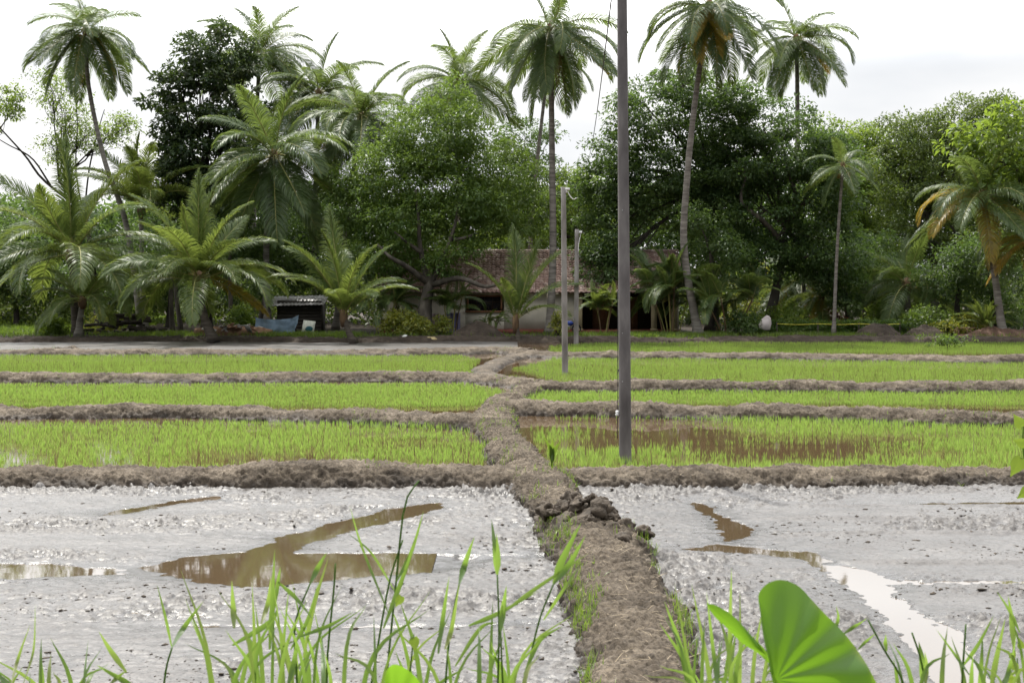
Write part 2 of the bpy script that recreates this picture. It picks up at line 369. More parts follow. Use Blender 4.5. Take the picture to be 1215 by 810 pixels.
bund('bund_path', [(-24, 23.0, .75, .3), (-12, 23.1, .72, .3), (-4, 23.0, .75, .33), (.3, 23.1, .8, .31), (5, 23.2, .75, .27), (12, 23.3, .7, .28), (24, 23.2, .7, .3)], .03, 52, .07, 31)
bund('bund_path', [(-30, 34.9, .8, .32)]+[crest(*p, .8, .32) for p in ((0, 479), (180, 478), (400, 483), (520, 488), (587, 493))], .04, 40, .075, 41)
bund('bund_path', [crest(*p, .85, .34) for p in ((596, 474), (680, 475), (800, 477), (1000, 480), (1215, 485))]+[(26, 33, .8, .32)], .04, 40, .085, 51)
bund('bund_path', [(-34, 48.3, .85, .32)]+[crest(*p, .85, .32) for p in ((0, 441), (250, 441), (500, 440), (580, 442), (645, 449))], .055, 36, .07, 61)
bund('bund_path', [crest(*p, .85, .34) for p in ((632, 450), (720, 450), (1000, 450), (1215, 450))]+[(32, 44.5, .85, .34)], .055, 36, .08, 71)
bund('bund_path', [(-46, 67, 1.0, .3)]+[crest(*p, 1.0, .3) for p in ((0, 413), (250, 413), (500, 413), (590, 410), (622, 413))], .08, 32, .07, 81)
bund('bund_path', [crest(*p, .95, .32) for p in ((612, 411), (650, 415), (800, 416), (1000, 418), (1215, 420))]+[(40, 63, .95, .32)], .08, 32, .08, 91)
bund('field_path', [(crest(*p, .55, .2)) for p in ((640, 451), (598, 446), (574, 436), (590, 426), (622, 416), (612, 411))], .06, 30, .04, 95, flat=.6)
# rough earth edge of the garden
bx = np.linspace(-55, 55, 24)
bund('bund_path', [(x, float(bank_y(np.array([x]))[0])+.1, 1.5, .36) for x in bx], .1, 36, .09, 99, mat='soil_dark')

# ================================================================ water in the paddies and the ploughed mud in front
kind(mk('water', [(-60, 23, 0), (60, 23, 0), (60, 80, 0), (-60, 80, 0)], [[[0, 1, 2, 3]]], M['water']), 'structure')
def gp(l): return np.array([G(a, b)[:2] for a, b in l])
PUD_L = [gp([(165, 672), (215, 660), (290, 654), (330, 638), (400, 617), (470, 601), (525, 594), (528, 602), (440, 624), (370, 643), (345, 656), (400, 655), (480, 655), (560, 657), (575, 661), (555, 668), (520, 676), (430, 685), (350, 692), (290, 695), (235, 690), (200, 682)]),
         gp([(-250, 670), (-20, 667), (60, 668), (90, 672), (140, 674), (150, 680), (60, 684), (-20, 686), (-250, 688)]),
         gp([(115, 612), (140, 605), (200, 594), (268, 585), (262, 590), (190, 601), (140, 609)]),
         gp([(180, 741), (350, 741.5), (520, 740), (640, 737), (520, 743), (350, 744), (180, 743)]),
         gp([(545, 657), (660, 656), (690, 659), (640, 661), (545, 661)])]
PUD_R = [gp([(818, 593), (836, 598), (852, 609), (888, 622), (898, 628), (884, 639), (862, 641), (857, 630), (846, 615), (826, 603)]),
         gp([(795, 651), (850, 644), (900, 649), (960, 653), (1000, 666), (1040, 680), (1060, 704), (1085, 722), (1135, 747), (1150, 775), (1185, 830), (1125, 830), (1098, 782), (1062, 747), (1030, 716), (1008, 694), (985, 681), (950, 662), (880, 655)]),
         gp([(1080, 597), (1215, 594), (1400, 594), (1400, 598), (1215, 598)]),
         gp([(960, 571), (1080, 566), (1090, 569), (980, 575)])]
def mud_field(name, side, puds, seed):
    y = np.concatenate([np.arange(8.6, 14, .022), np.arange(14, 23.2, .03)])
    cx = np.interp(y, [p[1] for p in CP], [p[0] for p in CP])
    t = np.linspace(0, 1, 620)**1.0
    wid = 15.0
    X = cx[:, None]+side*t[None]*wid; Y = np.repeat(y[:, None], len(t), 1)
    p = np.stack([X, Y], -1).reshape(-1, 2)
    lum = fbm(p*np.array([1.3, 1.8]), seed, 3)
    streak = fbm(p*np.array([.35, 2.6]), seed+3, 3)
    clod = np.clip(fbm(p*np.array([6.5, 7.5]), seed+5, 3)-.18, 0, 1)
    rough_m = sm(fbm(p*np.array([.5, .9]), seed+6, 3), -.25, .3)
    fine = fbm(p*np.array([16, 20]), seed+7, 2)
    edge = np.exp(-np.abs(p[:, 0]-np.repeat(cx, len(t)))/.9)+.8*np.exp(-(23.0-p[:, 1])/.7)
    gran = np.clip(fbm(p*np.array([15, 19]), seed+15, 3), -.16, 1)
    near = np.ones(len(p))
    for q in puds: near = np.minimum(near, .25+.75*sm(sdf(p, q), -.05, .4))
    z = .013+.009*lum+.009*streak+(.09*clod+.018*fine+.054*gran)*near*(.25+.8*rough_m+.8*np.clip(edge, 0, 1))
    if side > 0:
        for yy, a in ((19.4, .03), (18.2, .028), (16.4, .03), (15.3, -.03), (20.6, .02)):      # wheel ruts across the field
            w = yy+.15*vn(np.stack([p[:, 0]*.4, p[:, 0]*0+yy], -1), seed)
            z += a*np.exp(-((p[:, 1]-w)/.13)**2)*sm(p[:, 0], 2.5, 4.5)
    wob = .115*fbm(p*np.array([1.6, 3.2]), seed+8, 5, .6)+.055*fbm(p*np.array([9, 14]), seed+9, 3)
    for q in puds:
        d = sdf(p, q)+wob
        z = z-.016*np.exp(-np.clip(d, 0, 9)/.22)*(d < 2)-.022*sm(-d, -.03, .05)
    V = np.concatenate([p, z[:, None]], 1)
    f = grid_faces(len(y), len(t))
    if side < 0: f = f[:, ::-1]
    kind(mk(name, V, [f], M['mud'], smooth=True), 'structure')
    s = .0
    xa, xb = sorted((.9*side+.0, 16.5*side))
    kind(mk('puddle_water', [(xa-.4, 8.8, -.009), (xb, 8.8, -.009), (xb, 23, -.009), (xa-.4, 23, -.009)], [[[0, 1, 2, 3]]], M['puddle']), 'structure')
    return V
ML = mud_field('mud_field', -1, PUD_L, 201)
MR = mud_field('mud_field', 1, PUD_R, 301)
# fallow mud strip at the far left
yy_ = np.linspace(67.5, 80, 80); xx_ = np.linspace(-48, .3, 500)
Xm, Ym = np.meshgrid(xx_, yy_); pm = np.stack([Xm, Ym], -1).reshape(-1, 2)
kind(mk('mud_field', np.concatenate([pm, (.03+.05*fbm(pm*np.array([.8, 1.3]), 5, 4))[:, None]], 1), [grid_faces(80, 500)], M['mud'], smooth=True), 'structure')

M['wet_clod'] = noise_mat('wet_clods', [(.3, (.035, .028, .021)), (.7, (.105, .083, .062))], 9, .75, .8, 45, spec=.2)
# loose lumps of mud
def lumps(name, pos, size, mat, seed):
    r = np.random.default_rng(seed); n = len(pos)
    base = np.array([[0, 0, 1], [1, 0, .1], [.3, .95, .1], [-.8, .6, .1], [-.8, -.6, .1], [.3, -.95, .1], [0, 0, -.6]])
    Fb = np.array([[0, 1, 2], [0, 2, 3], [0, 3, 4], [0, 4, 5], [0, 5, 1], [6, 2, 1], [6, 3, 2], [6, 4, 3], [6, 5, 4], [6, 1, 5]])
    V = base[None]*(.6+.7*r.random((n, 7, 1)))*size[:, None, None]*np.stack([.8+1.0*r.random(n), .6+.6*r.random(n), .25+.35*r.random(n)], -1)[:, None]
    a = r.random(n)*6.28; c, s = np.cos(a)[:, None], np.sin(a)[:, None]
    V = np.stack([V[..., 0]*c-V[..., 1]*s, V[..., 0]*s+V[..., 1]*c, V[..., 2]], -1)+pos[:, None]
    return mk(name, V.reshape(-1, 3), [(Fb[None]+np.arange(n)[:, None, None]*7).reshape(-1, 3)], mat)
r = np.random.default_rng(5)
cand = np.concatenate([ML[r.integers(0, len(ML), 110000)], MR[r.integers(0, len(MR), 110000)]])
w = sm(fbm(cand[:, :2]*np.array([.55, 1.0]), 206, 3), -.1, .45)+.05
w = np.maximum(w, 1.3*np.exp(-np.abs(cand[:, 0]-np.interp(cand[:, 1], [p[1] for p in CP], [p[0] for p in CP]))/.55)*.8)
w = np.where(cand[:, 2] < .0, .0, w)
cand = cand[r.random(len(cand)) < w*.24]
kind(lumps('loose_mud', cand, .004+.030*r.random(len(cand))**9+.008*r.random(len(cand))**2, M['wet_clod'], 6), 'stuff')
# the big heap of wet clods on the path
hp = np.array([.92, 17.7, .27]); nh = 90
pos = hp+np.stack([r.normal(0, .20, nh)-.0, r.normal(0, .6, nh), np.abs(r.normal(0, .10, nh))], -1)
pos[:, 2] += .10-.22*np.hypot((pos[:, 0]-hp[0])/.9, (pos[:, 1]-hp[1])/1.2)
def rock(c, s, seed, n=14, squash=.8, rough=.35):
    th = np.linspace(0, np.pi, n)[:, None]; ph = np.linspace(0, 2*np.pi, 2*n, endpoint=False)[None]
    d = np.stack([np.sin(th)*np.cos(ph), np.sin(th)*np.sin(ph), np.cos(th)*np.ones_like(ph)], -1)
    rad = 1+rough*fbm(d*1.6+seed*3.7, seed, 4)
    V = d*rad[..., None]*np.array([1, 1, squash])*np.asarray(s)+np.asarray(c)
    i = np.arange(n-1)[:, None]*2*n; j = np.arange(2*n)[None]; k = (j+1) % (2*n)
    return V.reshape(-1, 3), np.stack([i+j, i+2*n+j, i+2*n+k, i+k], -1).reshape(-1, 4)
pos[:, 0] -= .28*(pos[:, 1]-hp[1])
mb = MB()
V, Fq = rock((hp[0], hp[1], .16), (.42, .62, .30), 8, 34, 1, .35); V = V+norm(V-hp)*(.09*fbm(V*6, 5, 3)+.05*fbm(V*15, 6, 3))[:, None]; mb.add(V, [Fq])      # the body of the heap
for k in range(nh):
    V, Fq = rock(pos[k]+np.array([0, 0, -.02]), .045+.085*r.random()**1.5, k+3, 16, .85, .75)
    V = V+norm(V-pos[k])*(.05*fbm(V*9, 5, 3)+.03*fbm(V*24, 6, 2))[:, None]; mb.add(V, [Fq])
tag(mb.build('clod_heap', M['wet_clod'], smooth=True), 'heap of dark wet mud clods dumped on the dirt path', 'mud heap')
# ================================================================ blades: rice, grass, straw
def blades(base, h, lean, az, w, nseg=2, curl=.5):
    """(n) tapered leaf blades -> V, faces"""
    n = len(base); t = np.linspace(0, 1, nseg+1)
    d = np.stack([np.cos(az), np.sin(az)], -1)
    ang = lean[:, None]*(1+curl*t[None]*2)
    st = h[:, None]/nseg
    dx = np.cumsum(np.concatenate([np.zeros((n, 1)), (np.sin(ang)*st)[:, :-1]], 1), 1); dz = np.cumsum(np.concatenate([np.zeros((n, 1)), (np.cos(ang)*st)[:, :-1]], 1), 1)
    c = base[:, None]+np.stack([dx*d[:, :1], dx*d[:, 1:], dz], -1)
    a2 = az+np.pi/2+rng.normal(0, .5, n); wv = np.stack([np.cos(a2), np.sin(a2), 0*a2], -1)
    prof = np.clip(1-t**2.2, 0, 1)*(.55+.45*np.minimum(1, t*4))
    ww = wv[:, None]*(w[:, None]*prof[None]*.5)[..., None]
    Lf = c[:, :-1]-ww[:, :-1]; Rt = c[:, :-1]+ww[:, :-1]
    V = np.concatenate([Lf, Rt, c[:, -1:]], 1)                # nseg left, nseg right, tip
    k = 2*nseg+1; o = np.arange(n)[:, None]*k
    fs = [np.concatenate([o+np.array([[i, nseg+i, nseg+i+1, i+1]]) for i in range(nseg-1)], 0)] if nseg > 1 else []
    fs.append(o+np.array([[nseg-1, 2*nseg-1, 2*nseg]]))
    return V.reshape(-1, 3), fs, k
def scatter(poly, dens):
    poly = np.asarray(poly); lo, hi = poly.min(0), poly.max(0)
    n = int((hi-lo).prod()*dens); p = lo+(hi-lo)*rng.random((n, 2))
    return p[sdf(p, poly) < 0]
def rice(poly, dens, h, w, nb, mask=None, nseg=2):
    p = scatter(poly, dens)
    m = fbm(p*np.array([.55, .8]), 77, 4)
    keep = np.clip(1.15+1.0*m, .25, 1)
    if mask is not None: keep = keep*mask(p)
    keep = keep*sm(-sdf(p, poly)+.25*fbm(p*1.7, 12, 3), 0, .22)
    p = p[rng.random(len(p)) < keep]
    hv = h*(.8+.35*fbm(p*.5, 31, 3)+.3*(rng.random(len(p))-.5))
    b = np.repeat(np.concatenate([p+rng.normal(0, .012, p.shape), np.zeros((len(p), 1))], 1), nb, 0)
    n = len(b); hh = np.repeat(hv, nb)*(.7+.45*rng.random(n))
    V, fs, k = blades(b, hh, np.abs(rng.normal(.10, .15, n)), rng.random(n)*6.283, w*(.7+.6*rng.random(n)), nseg, .8)
    tint = np.repeat(.45+.3*np.repeat(fbm(p*.35, 55, 3), nb)+.22*(rng.random(n)-.5), k)
    return kind(mk('rice_grass', V, fs, M['rice'], tint=tint), 'stuff')
def right_bare(p):
    # open brown water in the nearest field on the right
    a = G(700, 530)[:2]; b = G(930, 535)[:2]; c = G(650, 505)[:2]; e = G(1010, 523)[:2]; f = G(760, 508)[:2]
    v = 0
    for q, rx, ry, s in ((a, 1.3, .5, .9), (G(800, 520)[:2], 2.3, .8, .92), (b, 2.2, .6, .95), (c, 1.6, .8, .85), (f, 2.4, 1.2, .75), (e, 1.6, .5, .8), (G(845, 548)[:2], 1.3, .3, .6), (G(1080, 540)[:2], 2, .3, .5), (G(960, 545)[:2], 1, .25, .6)):
        v = np.maximum(v, s*np.exp(-(((p[:, 0]-q[0])/rx)**2+((p[:, 1]-q[1])/(ry*1.9))**2)**2+.0)*(1+.6*fbm(p*np.array([1.5, 2.5]), 61, 3)))
    return 1-np.clip(v*1.5, 0, .985)
def left_thin(p): return 1-.85*sm(fbm(p*np.array([.7, 1.1]), 63, 4)-.06*(p[:, 1]-28), -.05, .5)
EX0, EX1 = -330, 1545
rice(gp([(EX0, 502.5), (300, 502.5), (520, 503), (560, 512), (585, 535), (592, 551), (560, 566), (EX0, 566)]), 125, .165, .008, 4, left_thin)
rice(gp([(622, 500), (700, 497), (EX1, 497.5), (EX1, 566), (720, 566), (662, 556), (640, 540), (628, 520)]), 130, .18, .008, 4, right_bare)
rice(gp([(EX0, 457), (560, 456), (600, 463), (598, 476), (560, 484), (EX0, 484)]), 130, .14, .010, 4)
rice(gp([(640, 464), (EX1, 464), (EX1, 484), (606, 480)]), 130, .14, .010, 4)
rice(gp([(EX0, 421), (545, 421.5), (572, 426), (562, 440), (590, 447), (EX0, 447)]), 110, .135, .015, 3, None, 1)
rice(gp([(606, 438), (655, 425), (EX1, 426), (EX1, 455), (660, 455)]), 110, .135, .015, 3, None, 1)
rice(gp([(650, 410.5), (720, 406.5), (EX1, 405.5), (EX1, 421), (650, 418)]), 75, .14, .022, 3, None, 1)

# grass and straw on the bunds
def on_surface(Vs, n, f=None):
    q = Vs.reshape(-1, 3); p = q[rng.integers(0, len(q), n)]+rng.normal(0, .015, (n, 3))*np.array([1, 1, 0])
    if f is not None: p = p[rng.random(n) < f(p)]
    return p
def cx_path(y): return np.interp(y, [p[1] for p in CP], [p[0] for p in CP])
def tuft(p, nb, h, w, name='grass', mat='grass', nseg=3):
    b = np.repeat(p, nb, 0)+rng.normal(0, .02, (len(p)*nb, 3))*np.array([1, 1, 0]); n = len(b)
    V, fs, k = blades(b, h*(.4+.8*rng.random(n)), np.abs(rng.normal(.35, .25, n)), rng.random(n)*6.283, w*(.7+.6*rng.random(n)), nseg, .6)
    return kind(mk(name, V, fs, M[mat], tint=np.repeat(rng.random(n), k)), 'stuff')
g1 = on_surface(VP1, 30000, lambda p: (p[:, 2] > .04)*(sm(-(p[:, 0]-cx_path(p[:, 1])), .18, .42)*(p[:, 1] < 18.5)*.55*sm(fbm(p[:, :2]*1.3, 8, 3), -.25, .35)+.05*sm(fbm(p[:, :2]*1.1, 18, 3), 0, .5)+.25*sm(p[:, 0]-cx_path(p[:, 1]), .35, .5)*sm(fbm(p[:, :2]*1.5, 28, 3), .0, .4)))
tuft(g1, 4, .14, .008)
allb = [o for o in COL.objects if o.name.startswith('bund_path')][:-1]
pts = []
for o in allb:
    a = np.empty(len(o.data.vertices)*3, np.float32); o.data.vertices.foreach_get('co', a); pts.append(a.reshape(-1, 3))
g2 = np.concatenate([on_surface(v, 2600, lambda p: (p[:, 2] > .0)*sm(fbm(p[:, :2]*.55, 38, 3), .12, .5)*.5) for v in pts])
tuft(g2, 3, .13, .010)
g4 = np.concatenate([on_surface(v, 60000, lambda p: (p[:, 2] > -.02)*(p[:, 2] < .06)*.5) for v in pts[:4]])
s_all = np.concatenate([on_surface(VP1, 2600, lambda p: (p[:, 2] > .1)*.8)]+[on_surface(v, 2400, lambda p: (p[:, 2] > .12)*.8) for v in pts])
n = len(s_all); V, fs, k = blades(s_all+np.array([0, 0, .012]), .06+.16*rng.random(n), 1.35+.2*rng.random(n), rng.random(n)*6.283, .004+.004*rng.random(n)*np.clip(s_all[:, 1]/20, 1, 3), 2, .05)
kind(mk('straw_litter', V, fs, M['straw']), 'stuff')
# grass along the edge of the garden
gx = rng.uniform(-50, 50, 42000); gy = bank_y(gx)+rng.uniform(-.2, 4.5, len(gx))
px_ = gx/gy*F+CX
dens = .12+.75*sm(np.abs(px_-770), 110, 60)+.75*sm(np.abs(px_-365), 75, 40)+.6*sm(np.abs(px_-180), 70, 30)+.45*sm(np.abs(px_-960), 90, 30)+.3*sm(px_, 1120, 1200)
dens *= .5+.8*sm(fbm(np.stack([gx, gy], -1)*.5, 48, 3), -.4, .3)
kk = rng.random(len(gx)) < dens
p = np.stack([gx[kk], gy[kk], garden_z(gx[kk], gy[kk])-.01], -1)
tuft(p, 3, .30, .028, nseg=2)
gx = rng.uniform(-70, -26, 26000); gy = rng.uniform(83, 128, len(gx))
p = np.stack([gx, gy, garden_z(gx, gy)-.01], -1)
tuft(p, 3, .34, .05, nseg=2)

# ================================================================ concrete poles
M['concrete'] = noise_mat('weathered_concrete', [(.3, (.075, .068, .068)), (.55, (.135, .124, .122)), (.75, (.20, .186, .18))], 2.6, .9, .35, 40, stretch=(1.6, 1.6, .5))
M['white_metal'] = noise_mat('white_enamel', [(.4, (.62, .62, .62)), (.6, (.75, .75, .75))], 4, .4, 0)
M['wire'] = noise_mat('dark_wire', [(.4, (.03, .03, .03)), (.6, (.05, .05, .05))], 4, .5, 0)
M['steel'] = noise_mat('galvanised_steel', [(.4, (.28, .28, .29)), (.6, (.4, .4, .4))], 4, .45, 0)
M['concrete_pale'] = noise_mat('pale_concrete', [(.3, (.12, .112, .104)), (.55, (.22, .208, .196)), (.75, (.32, .306, .292))], 2.6, .9, .35, 40, stretch=(1.6, 1.6, .5))
def pole(base, top, w0, w1, label, mat='concrete'):
    t = empty('utility_pole', base, label, 'utility pole', 'concrete poles standing in the rice fields')
    mb = MB(); b, tp = np.asarray(base, float), np.asarray(top, float)
    m = 14; Vs = []
    for i in range(m):                                        # square section with chamfered edges, tapering
        f = i/(m-1); c = b*(1-f)+tp*f; h = (w0*(1-f)+w1*f)/2; k = h*.72
        Vs += [c+np.array([x, y, -.3 if i == 0 else 0]) for x, y in ((-h, -k), (-k, -h), (k, -h), (h, -k), (h, k), (k, h), (-k, h), (-h, k))]
    j = np.arange(8); i = np.arange(m-1)[:, None]*8
    Fq = np.stack([i+j, i+(j+1) % 8, i+8+(j+1) % 8, i+8+j], -1).reshape(-1, 4)
    mb.add(Vs, [Fq, [list(range((m-1)*8, m*8))]])
    mb.build('shaft', M[mat], t)
    return t
pb = G(742, 548); pt = P(737.5, -60, pb[1]); pt[2] = 9.6
p1 = pole(pb, pt, .215, .165, 'tallest and nearest concrete pole, standing in the flooded rice field')
mb = MB(); wx = lambda py, dx: P(734.6+dx, py, pb[1]-.02)
mb.tube(curve([P(733, 345, pb[1]), P(733, 400, pb[1]), P(733, 470, pb[1]), P(732.5, 520, pb[1])], 12), .007, 5)
mb.tube(curve([P(733, 441, pb[1]), P(734.5, 438, pb[1]), P(736, 442, pb[1]), P(738, 447, pb[1])], 8), .012, 5)
mb.tube([P(733, 345, pb[1]), P(738.5, 341, pb[1])], .012, 5)
mb.build('ground_wire', M['wire'], p1)
mb = MB(); c = P(732.6, 490, pb[1])
mb.tube([c+[0, 0, -.05], c+[0, 0, -.02], c+[0, 0, .0], c+[0, 0, .03], c+[0, 0, .05]], [.03, .045, .028, .042, .02], 10)
mb.tube([c, c+[.10, .0, .02]], .012, 6)
mb.build('insulator', M['white_metal'], p1, True)
for py in (250, 395, 452):
    MB().tube([P(738, py, pb[1])-[.0, .11, 0], P(738, py, pb[1])+[.0, .02, 0]], .010, 6).build('bolt', M['steel'], p1)
b2 = G(670.5, 443); t2 = P(668.5, 222, b2[1])
p2 = pole(b2, t2, .22, .175, 'mid-height concrete pole in the farther rice field, white bracket at its top', 'concrete_pale')
mb = MB(); mb.box(P(673.5, 224.5, b2[1]-.1), (.16, .07, .09)); mb.box(P(672, 227, b2[1]-.1), (.05, .05, .12)); mb.build('insulator', M['white_metal'], p2)
MB().tube(curve([P(673.5, 227, b2[1]-.1), P(676, 232, b2[1]-.1), P(679, 235.5, b2[1]-.1), P(681, 236.5, b2[1]-.1), P(684, 235, b2[1]-.1)], 14), .017, 6).build('service_wire', M['white_metal'], p2)
b3 = G(683.5, 404.5, .0); b3[1] = 78.6; b3 = P(683.5, 406, 78.6); t3 = P(684.5, 272, 78.6)
p3 = pole(b3, t3, .27, .21, 'shorter concrete pole at the garden edge in front of the house porch', 'concrete_pale')
mb = MB(); mb.box(P(689, 275.5, 78.4), (.16, .10, .14)); mb.tube(curve([P(689, 277, 78.4), P(688, 283, 78.4), P(686.5, 290, 78.4), P(686, 300, 78.4)], 10), .016, 5); mb.build('insulator', M['white_metal'], p3)
# the slack cable from the near pole to the houses behind
c0 = pt*1.0+np.array([-.08, 0, -.35]); c1 = P(699, 186, 98)
lin = np.linspace(0, 1, 60)[:, None]
cab = c0*(1-lin)+c1*lin; cab[:, 2] -= 1.0*4*(lin*(1-lin))[:, 0]*.55
tag(MB().tube(cab, .016, 5).build('overhead_cable', M['wire'], smooth=True), 'thin dark cable hanging across the sky left of the tallest pole', 'cable')

# ================================================================ the house
M['wall'] = noise_mat('cream_plaster', [(.3, (.62, .57, .47)), (.6, (.78, .72, .61))], 1.2, .9, .1, 30)
M['beam'] = noise_mat('yellow_plaster', [(.3, (.36, .29, .17)), (.6, (.46, .38, .24))], 1.5, .9, .1, 30)
M['redbase'] = noise_mat('red_plinth', [(.3, (.16, .05, .04)), (.6, (.24, .08, .06))], 2, .8, 0)
M['dark_wood'] = noise_mat('dark_wood', [(.3, (.022, .015, .011)), (.6, (.05, .034, .024))], 3, .7, .2, 20, stretch=(6, 1, 1))
M['orange_wood'] = noise_mat('orange_frame', [(.3, (.22, .10, .05)), (.6, (.32, .16, .09))], 3, .6, 0)
M['glass_dark'] = noise_mat('dark_pane', [(.3, (.02, .02, .025)), (.6, (.035, .035, .045))], 2, .12, 0, spec=.6)
HD = 87.0; hx = lambda px, D=HD: (px-CX)/F*D; hz = lambda py, D=HD: EYE+(HZ-py)/F*D
ho = empty('house', (1.8, HD, .2), 'low cream house with a brown clay tile roof behind the trees', 'house')
xl, xr = hx(452), hx(806)
zt = 2.78
mb = MB()
def wallbox(px0, px1, py0, py1, D0=HD, dep=.2):
    x0, x1 = hx(px0), hx(px1); z1, z0 = hz(py0), hz(py1)
    mb.box(((x0+x1)/2, D0+dep/2, (z0+z1)/2), (x1-x0, dep, z1-z0))
wallbox(452, 552, 347, 392); wallbox(552, 598, 347, 349.5); wallbox(552, 598, 369.5, 392); wallbox(598, 684, 347, 392)
wallbox(452, 806, 340, 346.8, HD+.02, .16)
mb.box(((xl+xr)/2, 95.5, 1.5), (xr-xl, .2, 2.8)); mb.box((xl+.1, 91.3, 1.5), (.2, 8.2, 2.79)); mb.box((xr-.1, 91.3, 1.5), (.2, 8.2, 2.79)); mb.box((hx(684)+.1, 88.6, 1.5), (.2, 2.9, 2.78))
mb.build('wall', M['wall'], ho)
mb = MB(); mb.box(((hx(684)+xr)/2, 90.1, 1.5), (xr-hx(684)-.3, .15, 2.7)); mb.build('porch_wall', M['dark_wood'], ho)
mb = MB(); mb.box(((xl+xr)/2, HD-.03, hz(345.5)), (xr-xl, .1, .2)); mb.build('eave_beam', M['beam'], ho)
for px in (687.5, 776, 800):
    x = hx(px); MB().box((x, HD+.02, 1.45), (.34, .3, 2.5)).box((x, HD+.02, .38), (.42, .38, .3)).box((x, HD+.02, 2.52), (.42, .38, .12)).build('porch_pillar', M['beam'], ho)
MB().box(((xl+hx(684))/2, HD-.06, .36), (hx(684)-xl, .1, .30)).build('plinth', M['redbase'], ho)
MB().box(((hx(684)+xr)/2, 88.4, .33), (xr-hx(684), 3.2, .24)).build('porch_floor', M['redbase'], ho)
wx0, wx1, wz0, wz1 = hx(554), hx(596), hz(369), hz(350)
mb = MB(); fr = .10
mb.box(((wx0+wx1)/2, HD-.02, wz1-fr/2), (wx1-wx0, .16, fr)); mb.box(((wx0+wx1)/2, HD-.05, wz0-.03), (wx1-wx0+.2, .24, .09))
for x in (wx0+fr/2, wx1-fr/2): mb.box((x, HD-.02, (wz0+wz1)/2), (fr, .15, wz1-wz0-2*fr))
win = mb.build('window', M['orange_wood'], ho)
mb = MB(); mb.box(((wx0+wx1)/2, HD+.12, (wz0+wz1)/2), (wx1-wx0-.2, .03, wz1-wz0-.1)); mb.build('pane', M['glass_dark'], win)
mb = MB(); zm = wz0+(wz1-wz0)*.56
mb.box(((wx0+wx1)/2, HD+.03, zm), (wx1-wx0-.2, .07, .07))
for k in range(5): mb.box((wx0+.1+(wx1-wx0-.2)*k/4, HD+.03, (wz0+wz1)/2), (.07, .06, wz1-wz0-.12))
for k in range(4):                                            # arched lights and bars
    cxk = wx0+.1+(wx1-wx0-.2)*(k+.5)/4; a = np.linspace(0, np.pi, 9)
    mb.tube(np.stack([cxk+.17*np.cos(a), 0*a+HD+.03, zm-.26+.17*np.sin(a)], -1), .022, 5)
    for dx in (-.17, 0, .17): mb.tube([(cxk+dx, HD+.03, wz0+.02), (cxk+dx, HD+.03, zm-.26)], .018, 5)
    for dx in (-.12, -.04, .04, .12): mb.tube([(cxk+dx, HD+.03, zm), (cxk+dx, HD+.03, wz1-.1)], .012, 4)
mb.build('grille', M['dark_wood'], win)
# porch doors
for px in (716, 752):
    d = MB().box((hx(px), 90.0, 1.45), (1.0, .06, 2.0)).build('door', M['orange_wood'], ho)
    MB().tube([(hx(px)+.36, 89.93, 1.4), (hx(px)+.36, 89.93, 1.55)], .02, 6).build('handle', M['steel'], d)
# tile roof: rows of separate pans with lips
M['tile'] = None
m, nt, b = newmat('clay_tile'); L = nt.links.new
at = N(nt, 'ShaderNodeAttribute', attribute_name='tint'); g = N(nt, 'ShaderNodeNewGeometry')
rr = ramp(nt, [(.0, (.19, .11, .09)), (.5, (.45, .31, .265)), (1, (.70, .57, .51))]); L(at.outputs['Fac'], rr.inputs[0])
nn = N(nt, 'ShaderNodeTexNoise', Scale=9, Detail=5); L(g.outputs['Position'], nn.inputs['Vector']); r2 = ramp(nt, [(.3, (.5, .5, .5)), (.65, (1.15, 1.12, 1.1))]); L(nn.outputs[0], r2.inputs[0])
mu = N(nt, 'ShaderNodeMix', data_type='RGBA', blend_type='MULTIPLY'); mu.inputs[0].default_value = 1; L(rr.outputs[0], mu.inputs[6]); L(r2.outputs[0], mu.inputs[7])
L(mu.outputs[2], b.inputs['Base Color']); b.inputs['Roughness'].default_value = .7
M['tile'] = m
e0 = np.array([86.2, 2.74]); rdg = np.array([90.6, 5.32]); nrow = 17
def roof_side(e, rg, sgn):
    rl, rr_ = hx(446), hx(813); ncol = int((rr_-rl)/.27); mb = MB()
    d = rg-e; ln = np.linalg.norm(d); d /= ln; nv = np.array([-d[1], d[0]])*(1 if sgn > 0 else -1)
    step = ln/nrow; Vs = []; Fs = []; T = []; k = 0
    prof = np.array([0, .035, .055, .035, 0, -.01]); xo = np.array([0, .2, .4, .6, .8, 1])*.27
    for i in range(nrow):
        for j in range(ncol):
            jx = rng.normal(0, .006); jz = abs(rng.normal(0, .008)); tv = np.clip(rng.normal(.5, .24), 0, 1)
            for (s, up, th) in ((i*step-.05, .085+jz, 0), (i*step-.05, .085+jz, 1), ((i+1)*step, .0, 1)):
                q = e+d*s
                for x, pz in zip(xo, prof):
                    h = up+pz+(0 if th else -.075); Vs.append((rl+j*.27+x+jx, q[0]+nv[0]*h, q[1]+nv[1]*h))
            for a in range(5):
                Fs += [[k+a, k+a+1, k+6+a+1, k+6+a], [k+6+a, k+6+a+1, k+12+a+1, k+12+a]]
            T += [tv]*18; k += 18
    mb.add(Vs, [Fs], np.array(T))
    V0 = [(rl, e[0], e[1]-.03), (rr_, e[0], e[1]-.03), (rr_, rg[0], rg[1]-.03), (rl, rg[0], rg[1]-.03)]
    mb.add(V0, [[[0, 1, 2, 3]]], .1)
    return mb
rf = roof_side(e0, rdg, 1)
o = rf.build('roof', M['tile'], ho); roof_side(np.array([96.2, 2.6]), rdg, -1).build('roof', M['tile'], ho)
mb = MB(); nrd = 44
